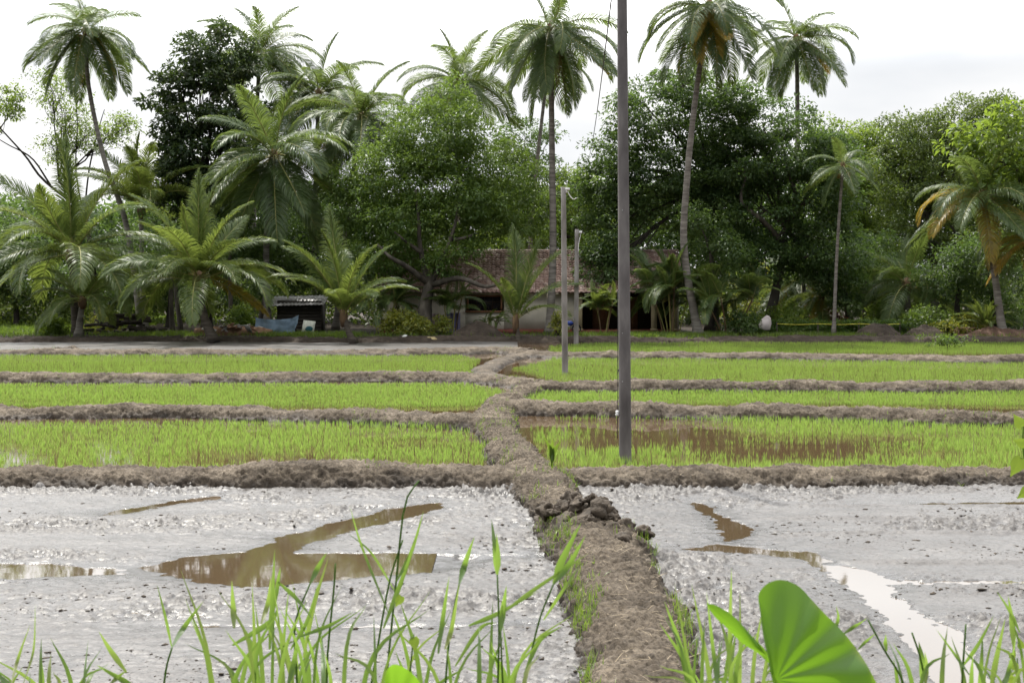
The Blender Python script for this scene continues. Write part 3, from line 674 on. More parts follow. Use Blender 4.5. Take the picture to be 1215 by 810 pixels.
for k in range(nrd):
    x0 = hx(446)+(hx(813)-hx(446))*k/nrd; a = np.linspace(-.3, np.pi+.3, 7)
    V = np.array([[x0+dx, rdg[0]+.13*np.cos(t), rdg[1]+.02+.11*np.sin(t)+dz] for dx, dz in ((0, .015), (.43, 0)) for t in a])
    mb.add(V, [[[i, i+1, i+8, i+7] for i in range(6)]], np.clip(rng.normal(.55, .25), 0, 1))
mb.build('ridge', M['tile'], o)
for x in (hx(452)+.1, hx(806)-.1):
    mk('gable', [(x, HD+.2, 2.77), (x, 95.5, 2.65), (x, 90.6, 5.1), (x+.15, HD+.2, 2.77), (x+.15, 95.5, 2.65), (x+.15, 90.6, 5.1)], [[[0, 1, 2], [5, 4, 3]], [[0, 3, 4, 1], [1, 4, 5, 2], [2, 5, 3, 0]]], M['wall'], ho)

# ================================================================ clutter round the house
gz = lambda x, y: float(garden_z(np.array([x]), np.array([y]))[0])
def at_g(px, D): x = (px-CX)/F*D; return np.array([x, D, gz(x, D)])
# blue plastic sheet hung as a screen
M['tarp'] = noise_mat('blue_grey_sheet', [(.3, (.13, .19, .26)), (.6, (.20, .275, .36))], 2.2, .5, .3, 5)
t = empty('tarpaulin_screen', at_g(330, 84.2), 'faded blue plastic sheet hung like a low screen on the left', 'tarp')
x0, x1 = hx(303, 84.2), hx(350, 84.2); z0 = gz(x0, 84.2)-.02; zt_ = hz(377, 84.2)
U, Wd = np.meshgrid(np.linspace(0, 1, 40), np.linspace(0, 1, 16))
yy = 84.2+.09*np.sin(U*17)*(.4+Wd)+.05*fbm(np.stack([U*4, Wd*3], -1), 3); zz = z0+(zt_-z0)*Wd*(1-.10*np.sin(U*np.pi)-.0)
sh = np.stack([x0+(x1-x0)*U+.02*np.sin(Wd*9), yy, zz], -1).reshape(-1, 3)
f = grid_faces(16, 40); nsh = len(sh)
mk('sheet', np.concatenate([sh, sh+[0, .012, 0]]), [f, f[:, ::-1]+nsh], M['tarp'], t, True)
xc = np.array([[hx(344, 84.2), 84.2, zt_*.93], [hx(355, 84.2), 84.0, hz(373.5, 84.2)], [hx(354, 84.2), 83.9, hz(383, 84.2)], [hx(350, 84.2), 84.05, hz(391, 84.2)], [hx(349.5, 84.2), 84.15, hz(380, 84.2)]])
mk('loose_corner', np.concatenate([xc, xc+[0, .02, 0]]), [[[0, 1, 4], [4, 1, 2], [4, 2, 3], [6, 5, 9], [6, 9, 7], [7, 9, 8]]], M['tarp'], t)
for x in (x0, x1): MB().tube([(x, 84.3, z0-.2), (x+.03, 84.3, zt_+.12)], .035, 6).build('post', M['bark_dark'], t)
# small dark shed
M['shed'] = noise_mat('dark_planks', [(.3, (.018, .016, .014)), (.6, (.045, .038, .032))], 4, .8, .4, 12, stretch=(.6, 1, 5))
M['tin'] = noise_mat('old_tin', [(.3, (.10, .09, .085)), (.55, (.30, .29, .28)), (.7, (.5, .5, .5))], 2.5, .35, .2, 9, spec=.6)
t = empty('shed', at_g(355, 88), 'small dark plank shed with a tin roof behind the blue sheet', 'shed')
mb = MB(); sx = hx(355, 88); 
for k in range(9): mb.box((sx+.1*(k % 2)*.1, 88+.02*(k % 3), .3+.11+k*.215), (2.7, .05, .205), tilt=(.03*(k % 2), .004*(k-4)))
mb.box((sx-1.35, 88.9, 1.2), (.06, 1.8, 2.0)); mb.box((sx+1.35, 88.9, 1.2), (.06, 1.8, 2.0)); mb.box((sx, 89.9, 1.2), (2.7, .06, 2.0)); mb.build('wall', M['shed'], t)
a = np.arange(61); Vr = []
for yy, z in ((87.4, hz(363, 87.4)), (90.3, hz(352, 90.3))):
    for th in (0, .03): Vr += [(sx-1.9+3.5*k/60, yy, z+.025*math.sin(k*1.57)+th+.08*(k/60)) for k in a]
i = np.arange(60)
mk('roof', Vr, [np.concatenate([np.stack([i, i+1, i+123, i+122], -1), np.stack([i+61, i+183, i+184, i+62], -1), np.stack([i, i+61, i+62, i+1], -1)])], M['tin'], t)
# leaning pale board
M['board'] = noise_mat('pale_board', [(.35, (.30, .31, .27)), (.6, (.45, .46, .40))], 3, .7, .1)
M['teal'] = noise_mat('teal_paint', [(.4, (.02, .08, .10)), (.6, (.03, .11, .13))], 3, .6, 0)
t = empty('sign_board', at_g(366, 84), 'pale board with a teal shape leaning on the shed', 'board')
MB().box(at_g(366, 84)+[0, 0, .42], (.72, .04, .85), tilt=(-.3, .12)).build('panel', M['board'], t)
V, Fq = rock(at_g(366, 83.86)+[.02, .03, .36], (.22, .03, .17), 5, 10, 1, .3); mk('painted_shape', V, [Fq], M['teal'], t, True)
# stack of roof tiles / firewood on the left
M['log'] = noise_mat('dark_firewood', [(.3, (.02, .016, .013)), (.6, (.055, .044, .036))], 5, .9, .5, 15)
t = empty('wood_pile', at_g(148, 84.5), 'pile of dark firewood logs under the left palms', 'wood pile')
for k in range(46):
    x = hx(148, 84.5)+rng.normal(0, 1.15); hmax = 1.15*max(0, 1-((x-hx(148, 84.5))/2.6)**2); z = gz(x, 84.5)+rng.random()*hmax
    aa = rng.normal(0, .5); l = .5+.5*rng.random(); c = np.array([x, 84.5+rng.normal(0, .35), z+.05]); d = np.array([math.cos(aa)*l, math.sin(aa)*l, rng.normal(0, .1)])
    MB().tube([c-d*.5, c, c+d*.5], .06+.07*rng.random(), 7, wob=.3).build('log', M['log'], t)
# scrap heap with pale sheets
M['scrap'] = noise_mat('pale_scrap', [(.3, (.22, .21, .20)), (.6, (.46, .45, .44))], 5, .5, .3)
M['scrap_brown'] = noise_mat('brown_scrap', [(.3, (.10, .055, .03)), (.6, (.22, .13, .08))], 5, .8, .3)
t = empty('scrap_heap', at_g(285, 83.4), 'low heap of scrap, pale sheets over brown palm litter', 'scrap heap')
V, Fq = rock(at_g(280, 83.4)+[0, 0, .1], (2.3, .7, .42), 9, 26, 1, .4); mk('litter', V, [Fq], M['scrap_brown'], t, False)
for k in range(26):
    x = hx(283, 83.2)+rng.normal(0, .85); MB().box((x, 83.0+rng.normal(0, .25), gz(x, 83.2)+.34+.25*rng.random()*max(.1, 1-abs(x-hx(283, 83.2))/2)), (.35+.4*rng.random(), .3, .03), rng.random()*3, (rng.normal(0, .3), rng.normal(0, .3))).build('sheet', M['scrap'] if k % 3 else M['scrap_brown'], t)
# white and yellow sacks on the bank
M['sack'] = noise_mat('white_sack', [(.3, (.50, .50, .49)), (.6, (.68, .68, .67))], 3, .7, .3, 12)
M['sack_y'] = noise_mat('tan_sack', [(.3, (.24, .19, .09)), (.6, (.36, .29, .15))], 3, .8, .3, 12)
for px, py, sx_, sz_, rot, mt, lab in ((479, 405, .2, .34, .5, 'sack', 'white plastic sack standing tilted, at the end of the sack row'), (495, 407, .62, .2, 0, 'sack', 'largest white sack lying flat in the row on the bank'),
                           (510, 405, .42, .2, 0, 'sack_y', 'tan sack lying among white sacks on the bank'), (520, 408, .36, .15, 0, 'sack', 'small white sack right of the tan one')):
    c = P(px, py-2, 79.6); V, Fq = rock((0, 0, 0), (sx_, .3, sz_), px, 16, .9, .3)
    ca, sa = math.cos(-rot), math.sin(-rot); V = np.stack([V[:, 0]*ca-V[:, 2]*sa, V[:, 1], V[:, 0]*sa+V[:, 2]*ca], -1)+c
    o = tag(mk('sack', V, [Fq], M[mt], None, True), lab, 'sack', 'sacks dumped on the bank')
# soil mounds
def mound(px, D, w, h, mat, label, seed):
    c = at_g(px, D); n = 46; U, Vv = np.meshgrid(np.linspace(-1, 1, n), np.linspace(-1, 1, n)); R = np.sqrt(U**2+Vv**2)
    q = np.stack([U*w, Vv*min(w, 1.6)], -1)
    z = h*np.clip(1-R**1.6, -.3, 1)*(1+.25*fbm(q*1.1, seed, 3))+.10*fbm(q*4, seed+1, 3)+.06*(1-np.abs(fbm(q*9, seed+2, 2))*2)
    z -= .12
    V = np.stack([c[0]+q[..., 0], c[1]+q[..., 1], c[2]+z], -1).reshape(-1, 3)
    return tag(mk('dirt_mound', V, [grid_faces(n, n)], M[mat], None, True), label, 'dirt mound', 'mounds of dug earth along the garden edge')
mound(566, 82.6, 1.8, .85, 'soil_dark', 'dark earth mound in front of the house window', 3)
mound(1042, 82.4, 1.5, .85, 'soil_dark', 'dark earth mound beside the areca trunk', 5)
mound(1098, 82.6, 1.4, .7, 'soil_dark', 'dark low earth mound below the round green shrub', 7)
mound(1192, 81.6, 2.9, .6, 'soil_red', 'wide reddish earth mound near the cycad', 9)
mound(80, 70.6, 1.1, .42, 'soil', 'small pale mound at the edge of the fallow mud', 11)
# hung cloths, red post, white board on the tree, planks
M['cloth_p'] = noise_mat('purple_cloth', [(.3, (.14, .12, .24)), (.6, (.30, .28, .42))], 3, .8, .2, stretch=(9, 1, .4))
M['cloth_k'] = noise_mat('pink_cloth', [(.3, (.42, .28, .33)), (.6, (.58, .45, .50))], 3, .8, .2, stretch=(8, 1, .4))
def cloth(px0, px1, py0, py1, D, mat, label):
    U, Wd = np.meshgrid(np.linspace(0, 1, 40), np.linspace(0, 1, 14))
    V = np.stack([hx(px0, D)+(hx(px1, D)-hx(px0, D))*U, D+.08*np.sin(U*19+Wd)+.03*Wd, hz(py1, D)+(hz(py0, D)-hz(py1, D))*Wd+.04*np.sin(U*5)*(1-Wd)], -1).reshape(-1, 3)
    f = grid_faces(14, 40)
    tag(mk('hanging_cloth', np.concatenate([V, V+[0, .01, 0]]), [f, f[:, ::-1]+len(V)], M[mat], None, True), label, 'cloth', 'washing hung by the house wall')
cloth(529, 546, 371, 395, 86.4, 'cloth_p', 'purple and white patterned cloth hanging by the house wall')
cloth(511, 522, 372, 393, 86.5, 'cloth_k', 'pink cloth hanging beside the big tree trunk')
M['red_paint'] = noise_mat('red_paint', [(.3, (.34, .06, .03)), (.6, (.46, .10, .05))], 3, .6, 0)
tag(MB().box(at_g(487, 86)+[0, 0, .95], (.22, .22, 1.4)).box(at_g(487, 86)+[0, 0, 1.68], (.28, .28, .08)).build('painted_post', M['red_paint']), 'orange red painted post beside the yellow bush', 'post')
M['slab'] = noise_mat('pale_slab', [(.3, (.30, .265, .255)), (.6, (.42, .38, .37))], 3, .9, .3)
o_ = [(909, 374), (912, 374.5), (914.5, 377), (915.5, 384), (913.5, 391.5), (908, 392), (901, 389.5), (900, 385), (904, 378)]; n_ = len(o_)
V = np.concatenate([[P(x, y, 82.5+.012*(392-y)) for x, y in o_], [P(908+(x-908)*.9, 383+(y-383)*.92, 82.38+.012*(392-y)) for x, y in o_], [P(x, y, 82.75+.012*(392-y)) for x, y in o_]])
j_ = np.arange(n_); k_ = (j_+1) % n_
tag(mk('pale_stone', V, [[list(range(n_, 2*n_))], np.concatenate([np.stack([j_, k_, k_+n_, j_+n_], -1), np.stack([j_+2*n_, k_+2*n_, k_, j_], -1)])], M['slab'], None, False), 'pale pinkish stone slab propped against a leaning trunk', 'stone slab')
t = empty('plank_bridge', at_g(1144, 82.5), 'low wooden planks laid near the flower bed on the right', 'planks')
M['plank'] = noise_mat('brown_plank', [(.3, (.14, .085, .055)), (.6, (.24, .15, .10))], 3, .8, .3, stretch=(.5, 4, 4))
for k, (a, c, zz) in enumerate(((1133, 1156, .42), (1128, 1150, .28), (1136, 1152, .10))):
    x0, x1 = hx(a, 82.4), hx(c, 82.4); MB().box(((x0+x1)/2, 82.2+.2*k, .3+zz), (x1-x0, .22, .06), .02*k).build('plank', M['plank'], t)
for a in (1136, 1150): MB().box((hx(a, 82.4), 82.5, .38), (.1, .7, .55)).build('support', M['plank'], t)
M['rope'] = noise_mat('yellow_tape', [(.4, (.45, .40, .04)), (.6, (.58, .52, .06))], 3, .6, 0)
xa, xb = hx(922, 83.5), hx(1068, 83.5); q = np.linspace(0, 1, 50)
t = empty('rope_fence', at_g(990, 83.5), 'yellow rope strung along the low hedge on the right', 'rope fence')
MB().tube(np.stack([xa+(xb-xa)*q, 83.5+0*q, hz(384, 83.5)-.05*np.abs(np.sin(q*9.4))], -1), .018, 5).build('rope', M['rope'], t)
for k in range(4): x = xa+(xb-xa)*k/3; MB().tube([(x, 83.55, 0), (x, 83.55, hz(383, 83.5)+.05)], .04, 6).build('post', M['bark_dark'], t)
# motorbike parked by the porch pillar
M['blue_paint'] = noise_mat('blue_paint', [(.4, (.02, .04, .20)), (.6, (.03, .06, .28))], 3, .25, 0)
M['rubber'] = noise_mat('rubber', [(.4, (.015, .015, .015)), (.6, (.03, .03, .03))], 3, .7, 0)
bk = at_g(672, 85.0); t = empty('motorbike', bk, 'small dark blue motorbike parked by the porch behind the poles', 'motorbike')
for dx in (-.6, .6):
    a = np.linspace(0, 2*np.pi, 21); c = bk+[dx, 0, .3]
    w_ = MB().tube(np.stack([c[0]+.25*np.cos(a), c[1]+0*a, c[2]+.25*np.sin(a)], -1), .05, 6, False).build('wheel', M['rubber'], t)
    mb = MB(); [mb.tube([c, c+[.25*math.cos(s), 0, .25*math.sin(s)]], .008, 4) for s in np.linspace(0, 6.28, 9)[:-1]]; mb.build('rim', M['steel'], w_)
V, Fq = rock(bk+[.1, 0, .62], (.34, .13, .15), 2, 14, 1, .15); mk('fuel_tank', V, [Fq], M['blue_paint'], t, True)
V, Fq = rock(bk+[-.35, 0, .70], (.36, .13, .07), 4, 14, 1, .1); mk('seat', V, [Fq], M['rubber'], t, True)
MB().tube([bk+[.6, 0, .3], bk+[.42, 0, .95]], .03, 6).tube([bk+[.42, -.3, 1.0], bk+[.42, 0, .95], bk+[.42, .3, 1.0]], .02, 6).build('fork', M['steel'], t)
MB().box(bk+[-.05, 0, .38], (.5, .2, .26)).tube([bk+[-.6, .08, .3], bk+[0, .08, .36]], .03, 6).build('engine', M['steel'], t)
# ================================================================ palms
def frond_mesh(name, e0, bend, L, nl, leaf, seed, mats, hang=.9, wl=.045):
    """one pinnate frond in the x-z plane, starting at the origin; e0 = starting elevation, bend = total droop (degrees)"""
    r = np.random.default_rng(seed)
    K = 26; s = np.linspace(0, 1, K); el = np.radians(np.maximum(e0-bend*s**1.35, -84)); sw = np.radians(r.normal(0, 9))*s**1.5
    st = L/(K-1)
    d = np.stack([np.cos(el)*np.cos(sw), np.cos(el)*np.sin(sw), np.sin(el)], -1)
    p = np.concatenate([[[0, 0, 0]], np.cumsum(d[:-1]*st, 0)])
    V1, F1, _ = tube(p, np.linspace(.04, .007, K)*L/5, 5)
    T1 = np.full(len(V1), .5)
    si = np.concatenate([np.linspace(.10, .995, nl)]*2); sd_ = np.concatenate([np.ones(nl), -np.ones(nl)]); n = 2*nl
    si = np.clip(si+r.normal(0, .004, n), .08, 1)
    pos = np.stack([np.interp(si, s, p[:, k]) for k in range(3)], -1); T = norm(np.stack([np.interp(si, s, d[:, k]) for k in range(3)], -1))
    B = np.stack([-np.sin(np.interp(si, s, sw)), np.cos(np.interp(si, s, sw)), 0*si], -1); Nn = np.cross(T, B); Nn *= np.sign(Nn[:, 2:]+1e-6)*np.where(e0 > -100, 1, 1)
    ll = leaf*np.clip(np.sin(np.pi*(.16+.80*si))**.65, .12, 1)*(.94+.12*r.random(n))
    upr = max(0, (e0-50)/36.); fw = np.radians(22+18*upr+(34+14*upr)*si+r.normal(0, 2.5, n))
    ll = ll*(1-.2*upr)
    d0 = norm(B*(sd_*np.cos(fw))[:, None]+T*np.sin(fw)[:, None]+Nn*(.34+.05*r.normal(0, 1, n))[:, None])
    wind = np.array([.0, .10, 0])
    g = hang*(.88+.24*r.random(n))
    d1 = norm(d0+np.stack([0*g, 0*g, -g*.40], -1)+wind*.4); d2 = norm(d0+np.stack([0*g, 0*g, -g*1.0], -1)+wind)
    a0 = pos; a1 = a0+d0*(ll*.34)[:, None]; a2 = a1+d1*(ll*.36)[:, None]; a3 = a2+d2*(ll*.30)[:, None]
    def wv(dd, w): q = T-(T*dd).sum(-1, keepdims=True)*dd; return norm(q+.15*r.normal(0, 1, q.shape))*w
    w0 = wv(d0, wl*.35*L/5); w1 = wv(d1, wl*.62*L/5); w2 = wv(d2, wl*.45*L/5)
    V2 = np.stack([a0-w0, a0+w0, a1-w1, a1+w1, a2-w2, a2+w2, a3], 1).reshape(-1, 3)
    o = np.arange(n)[:, None]*7+len(V1)
    Q = np.concatenate([o+[[0, 1, 3, 2]], o+[[2, 3, 5, 4]]]); Tr = o+[[4, 5, 6]]
    tint = np.concatenate([T1, np.repeat(np.clip(.45+.22*r.normal(0, 1, n)+.1*(si-.5), 0, 1), 7)])
    mi = np.concatenate([np.ones(len(F1)), np.zeros(len(Q)), np.zeros(len(Tr))]).astype(int)
    return mk(name, np.concatenate([V1, V2]), [np.concatenate([F1, Q]), Tr], mats, None, False, tint, mi, link=False)
FR = {}
def fronds(style):
    """a fan of frond meshes from upright to hanging for one kind of palm"""
    if style in FR: return FR[style]
    mat = {'tall': 'frond', 'mid': 'frond', 'young': 'frond_bright', 'yellow': 'frond_yellow', 'areca': 'frond_bright', 'dead': 'frond_dead'}[style]
    out = []
    for k, e in enumerate((86, 70, 52, 34, 15, -5, -28, -52, -72)):
        for v in range(2):
            if style in ('young',): bend, leaf, nl, hang, wl = (min(26+1.15*(86-e), 95) if e > 0 else 75), 1.25, 125, .85, .036
            elif style == 'areca': bend, leaf, nl, hang, wl = 55+.3*(86-e), 1.2, 60, .6, .07
            elif style == 'dead': bend, leaf, nl, hang, wl = 30, .8, 50, 2.2, .04
            else: bend, leaf, nl, hang, wl = (36+.9*(86-e) if e > 10 else 68), 1.35, 125, 1.15, .036
            if e < -20: bend = 28
            out.append((e, frond_mesh('frond', e, bend*(1+.15*(v-.5)), 5.0, nl, leaf, 1000+k*7+v+len(FR)*99, [M[mat], M['rachis']], hang, wl)))
    FR[style] = out
    return out
def pick(style, e):
    L_ = fronds(style); best = sorted(L_, key=lambda q: abs(q[0]-e))[:2]
    return random.choice(best)[1]
NUT = None
def palm(label, crown, base, via, D, flen, n, style, e_lo, e_hi=84, r0=.2, r1=.13, Db=None, nuts=0, yel=0, dead=0, name='coconut_palm', group=None, az0=None, cat='palm tree', fan=1.0, explicit=None, bark='palm_bark'):
    Db = Db or D
    b = P(base[0], 0, Db); b[2] = gz(b[0], Db)-.05 if Db > 79 else 0
    t = empty(name, b, label, cat, group)
    c = P(crown[0], crown[1], D)
    ctrl = [b]+[P(x, y, D+(Db-D)*.5) for x, y in via]+[c]
    m = max(8, int(np.linalg.norm(c-b)*3.2)); cv = curve(ctrl, m); s = np.linspace(0, 1, m)
    rad = r1+(r0-r1)*(1-s)**1.5+r0*.7*np.exp(-s*np.linalg.norm(c-b)/.45)
    rad = rad*(1+.05*(np.arange(m) % 2))
    MB().tube(cv, rad, 10, wob=.08).build('trunk', M[bark], t, True)
    hd = MB().tube([c-[0, 0, .75*flen/5], c-[0, 0, .3*flen/5], c+[0, 0, .15*flen/5], c+[0, 0, .5*flen/5]], [r1*1.05, r1*1.9, r1*1.6, r1*.4], 9, wob=.3).build('crown_base', M['sheath'], t)
    az = az0 if az0 is not None else random.random()*6.28
    specs = []
    for k in range(n):
        f = (k+.5)/n; e = e_hi+(e_lo-e_hi)*f**.66+random.gauss(0, 5); specs.append((az+k*2.39996+random.gauss(0, .15), e, style, flen*(.82+.18*min(1, f*2.5))*random.uniform(.9, 1.08)))
    for k in range(yel): specs.append((random.random()*6.28, random.choice((-28, -52)), 'yellow', flen*.8))
    for k in range(dead): specs.append((random.random()*6.28, -72, 'dead', flen*.7))
    if explicit: specs += explicit
    for a, e, stl, ln in specs:
        o = bpy.data.objects.new('frond', pick(stl, e)); COL.objects.link(o); o.parent = t
        off = c-b; o.location = Vector(off)+Vector((math.cos(a)*r1*.8, math.sin(a)*r1*.8, random.uniform(-.15, .2)*flen/5))
        o.rotation_euler = (random.gauss(0, .22), random.gauss(0, .06), a); k = ln/5; o.scale = (k, k*fan, k)
    global NUT
    if nuts:
        if NUT is None:
            V, Fq = rock((0, 0, 0), (.13, .13, .16), 77, 9, 1, .08); NUT = mk('coconut', V, [Fq], M['coconut'], None, True, link=False)
        for k in range(nuts):
            a = random.random()*6.28; o = bpy.data.objects.new('coconut', NUT); COL.objects.link(o); o.parent = t
            o.location = Vector(c-b)+Vector((math.cos(a)*.36, math.sin(a)*.36, -.45-.35*random.random()))
    return t
# tall palms against the sky
TG = 'tall coconut palms above the tree line'
palm('tall coconut palm with a long bent trunk at the far left edge of the treeline', (102, 36), (168, 395), [(150, 268), (124, 190), (105, 100)], 92, 4.7, 25, 'tall', -66, 80, .2, .12, nuts=9, yel=2, group=TG)
palm('tall straight coconut palm whose drooping crown meets the nearest pole top', (654, 34), (652, 392), [(656, 300), (655, 180), (654, 90)], 85, 5.2, 28, 'tall', -68, 82, .25, .14, nuts=6, yel=1, dead=2, group=TG)
palm('tall coconut palm with a curved trunk and orange lower fronds right of the pole', (842, 8), (829, 392), [(812, 300), (815, 215), (826, 110)], 82.6, 5.0, 26, 'tall', -66, 80, .24, .15, nuts=5, yel=5, group=TG)
palm('tall coconut palm against the sky behind the dark trees, rightmost tall crown', (945, 46), (943, 390), [(946, 200), (946, 110)], 98, 4.6, 25, 'tall', -66, 80, .2, .13, nuts=4, yel=1, group=TG)
palm('slender leaning palm trunk just behind the tall straight palm', (652, 66), (622, 392), [(634, 230), (642, 150)], 99, 3.9, 14, 'tall', -60, 70, .17, .11, group=TG)
palm('coconut palm rising behind the top of the round mango tree', (543, 98), (540, 390), [(545, 220)], 97, 4.8, 26, 'mid', -40, 86, .2, .13, nuts=3, yel=1, group=TG)
# palms of the left group
LG = 'coconut palms crowded at the left'
palm('coconut palm peeking above the dark tree at the left', (308, 66), (300, 390), [(302, 200)], 102, 5.2, 27, 'mid', -40, 86, .2, .13, group=LG)
palm('wide coconut palm with upright fronds right of the dark tree', (325, 185), (318, 392), [(316, 290)], 88, 6.2, 32, 'mid', -62, 88, .24, .15, nuts=4, group=LG)
palm('pale thin coconut palm behind two others in the left group', (378, 112), (372, 390), [(374, 240)], 100, 5.5, 28, 'mid', -45, 86, .2, .13, group=LG)
palm('coconut palm with long hanging fronds beside the mango crown', (428, 138), (398, 392), [(412, 260)], 93, 5.6, 30, 'mid', -66, 84, .2, .13, nuts=6, yel=1, group=LG)
palm('bright upright coconut palm behind the bent trunk at the left', (168, 245), (172, 392), [(168, 320)], 93, 5.6, 20, 'young', 28, 88, .2, .15, group=LG)
palm('large spreading young coconut palm at the left edge with tall middle fronds', (86, 300), (92, 398), [(88, 350)], 82.5, 6.1, 18, 'young', -5, 88, .26, .2, group=LG, yel=0, bark='palm_bark_dark', explicit=[(math.radians(a), e, 'young', l) for a, e, l in ((90, 86, 7.2), (160, 86, 6.8), (178, 70, 7), (10, 70, 6.4))])
palm('small young palm low under the left edge palms', (98, 356), (93, 402), [(95, 380)], 81, 3.4, 12, 'young', 0, 86, .2, .14, group=LG)
# single young palms in front
YG = 'young coconut palms along the garden edge'
palm('big young coconut palm on the bank with broad fronds and a leaning dark trunk', (236, 330), (254, 408), [(240, 368)], 79.3, 5.4, 22, 'young', 0, 88, .24, .2, group=YG, yel=1, Db=79.0, bark='palm_bark_dark', explicit=[(math.radians(a), e, 'young', l) for a, e, l in ((90, 86, 6.3), (30, 86, 5.8), (185, 70, 5.8), (-20, 70, 5.6), (140, 86, 5.6))])
palm('small bright young palm on the bank right of the blue sheet', (408, 372), (420, 411), [(413, 392)], 78.0, 5.0, 3, 'young', 60, 86, .16, .13, Db=77.8, group=YG, bark='palm_bark_dark', explicit=[(math.radians(a), e, 'young', l) for a, e, l in ((175, 52, 4.8), (188, 70, 5.0), (165, 52, 4.2), (5, 52, 4.4), (-15, 52, 3.6), (92, 86, 6.2), (70, 70, 5), (140, 70, 5), (205, 52, 3.8), (30, 52, 4.4), (265, 52, 3.6), (310, 52, 4.0), (10, 70, 4.6))])
palm('young palm with a tall upright frond in front of the house wall', (612, 380), (616, 406), [(614, 394)], 79.6, 5.0, 0, 'young', 10, 88, .13, .11, group=YG, bark='palm_bark_dark', explicit=[(math.radians(a), e, 'young', l) for a, e, l in ((95, 86, 5.6), (60, 86, 4.6), (5, 70, 5.2), (-12, 52, 4.4), (178, 70, 4.2), (-30, 34, 3.6), (250, 70, 3.0))])
# right side
RG = 'palms at the right of the garden'
palm('areca palm with a thin ringed trunk and small dark crown', (1000, 196), (989, 395), [(993, 300), (998, 225)], 83, 2.9, 11, 'mid', -50, 80, .10, .075, group=RG, nuts=3, name='areca_palm')
palm('coconut palm with orange tinged fronds under the right trees', (1166, 232), (1190, 396), [(1178, 310)], 81.6, 4.8, 14, 'mid', -30, 82, .22, .16, group=RG, yel=0, explicit=[(math.radians(a), e, 'yellow', l) for a, e, l in ((182, 15, 4.6), (210, -5, 4.6), (265, -52, 4.2), (320, -28, 4.2))])
palm('coconut palm cut by the right edge with orange hanging fronds', (1226, 285), (1219, 396), [(1222, 330)], 82.5, 3.9, 14, 'mid', -30, 84, .2, .15, group=RG, explicit=[(math.radians(a), e, 'yellow', 3.8) for a, e in ((190, 15), (215, -5), (240, -28), (180, -28), (268, -52))])
palm('shaggy young coconut palm between the dark trees and the right group', (1076, 338), (1079, 392), [(1077, 370)], 89, 4.6, 20, 'mid', -45, 86, .22, .18, group=RG)
palm('low coconut palm half hidden behind the leaning right trunk', (950, 330), (948, 392), [(949, 360)], 96, 4.0, 16, 'mid', -45, 80, .2, .15, group=RG, yel=2)
palm('small yellow green palm under the dark right tree', (975, 352), (972, 393), [(974, 372)], 90, 3.0, 13, 'young', -30, 82, .15, .11, group=RG, yel=2)

def clump_palm(px, D, hpx, nst, spread, label, ln, seed, name='areca_clump', style='areca', r=.035):
    """several thin stems from one root, each with a few arching fronds"""
    rr = random.Random(seed); b = at_g(px, D); t = empty(name, b, label, 'palm clump', 'areca clumps by the house')
    for k in range(nst):
        x = rr.uniform(-spread, spread); y = rr.uniform(-spread, spread); h = hpx*D/F*rr.uniform(.55, 1)
        top = b+[x*1.4, y, h]; cv = curve([b+[x*.5, y*.5, -.05], b+[x*.9, y*.8, h*.5], top], 8)
        MB().tube(cv, [r*1.2, r], 7).build('stem', M['sheath'] if k % 2 else M['rachis'], t, True)
        for q in range(6):
            e = rr.choice((86, 70, 52, 34, 15)); o = bpy.data.objects.new('frond', pick(style, e)); COL.objects.link(o); o.parent = t
            o.location = Vector(top-b); s = ln/5*rr.uniform(.75, 1.1); o.scale = (s, s, s); o.rotation_euler = (rr.gauss(0, .2), 0, rr.random()*6.28)
    return t
clump_palm(584, 84.6, 21, 4, .3, 'small areca clump with pale stems under the window', 1.05, 3)
clump_palm(535, 84.8, 42, 4, .5, 'dark areca clump between the big trunk and the purple cloth', 2.0, 4, style='mid')
clump_palm(797, 83.6, 60, 9, .9, 'tall leafy areca clump at the right end of the house', 2.7, 5, style='mid')
clump_palm(716, 83.4, 40, 4, .5, 'broad leaved clump in front of the dark porch', 1.9, 6)
clump_palm(865, 83.6, 50, 8, 1.2, 'shaded dark green clump right of the curved palm trunk', 2.6, 8, style='mid')
clump_palm(455, 85, 42, 7, .8, 'shaded clump left of the big tree trunk', 2.2, 9, style='mid')
t = empty('cycad', at_g(1170, 82.4), 'low cycad with stiff upright leaves by the reddish mound', 'cycad')
V, Fq = rock(at_g(1170, 82.4)+[0, 0, .2], (.22, .22, .35), 3, 10); mk('trunk', V, [Fq], M['sheath'], t)
for k in range(22):
    o = bpy.data.objects.new('leaf', pick('areca', random.choice((86, 70, 52, 52, 34)))); COL.objects.link(o); o.parent = t; o.location = (0, 0, .45); o.scale = (.40, .30, .40); o.rotation_euler = (random.gauss(0, .15), 0, k*2.4)

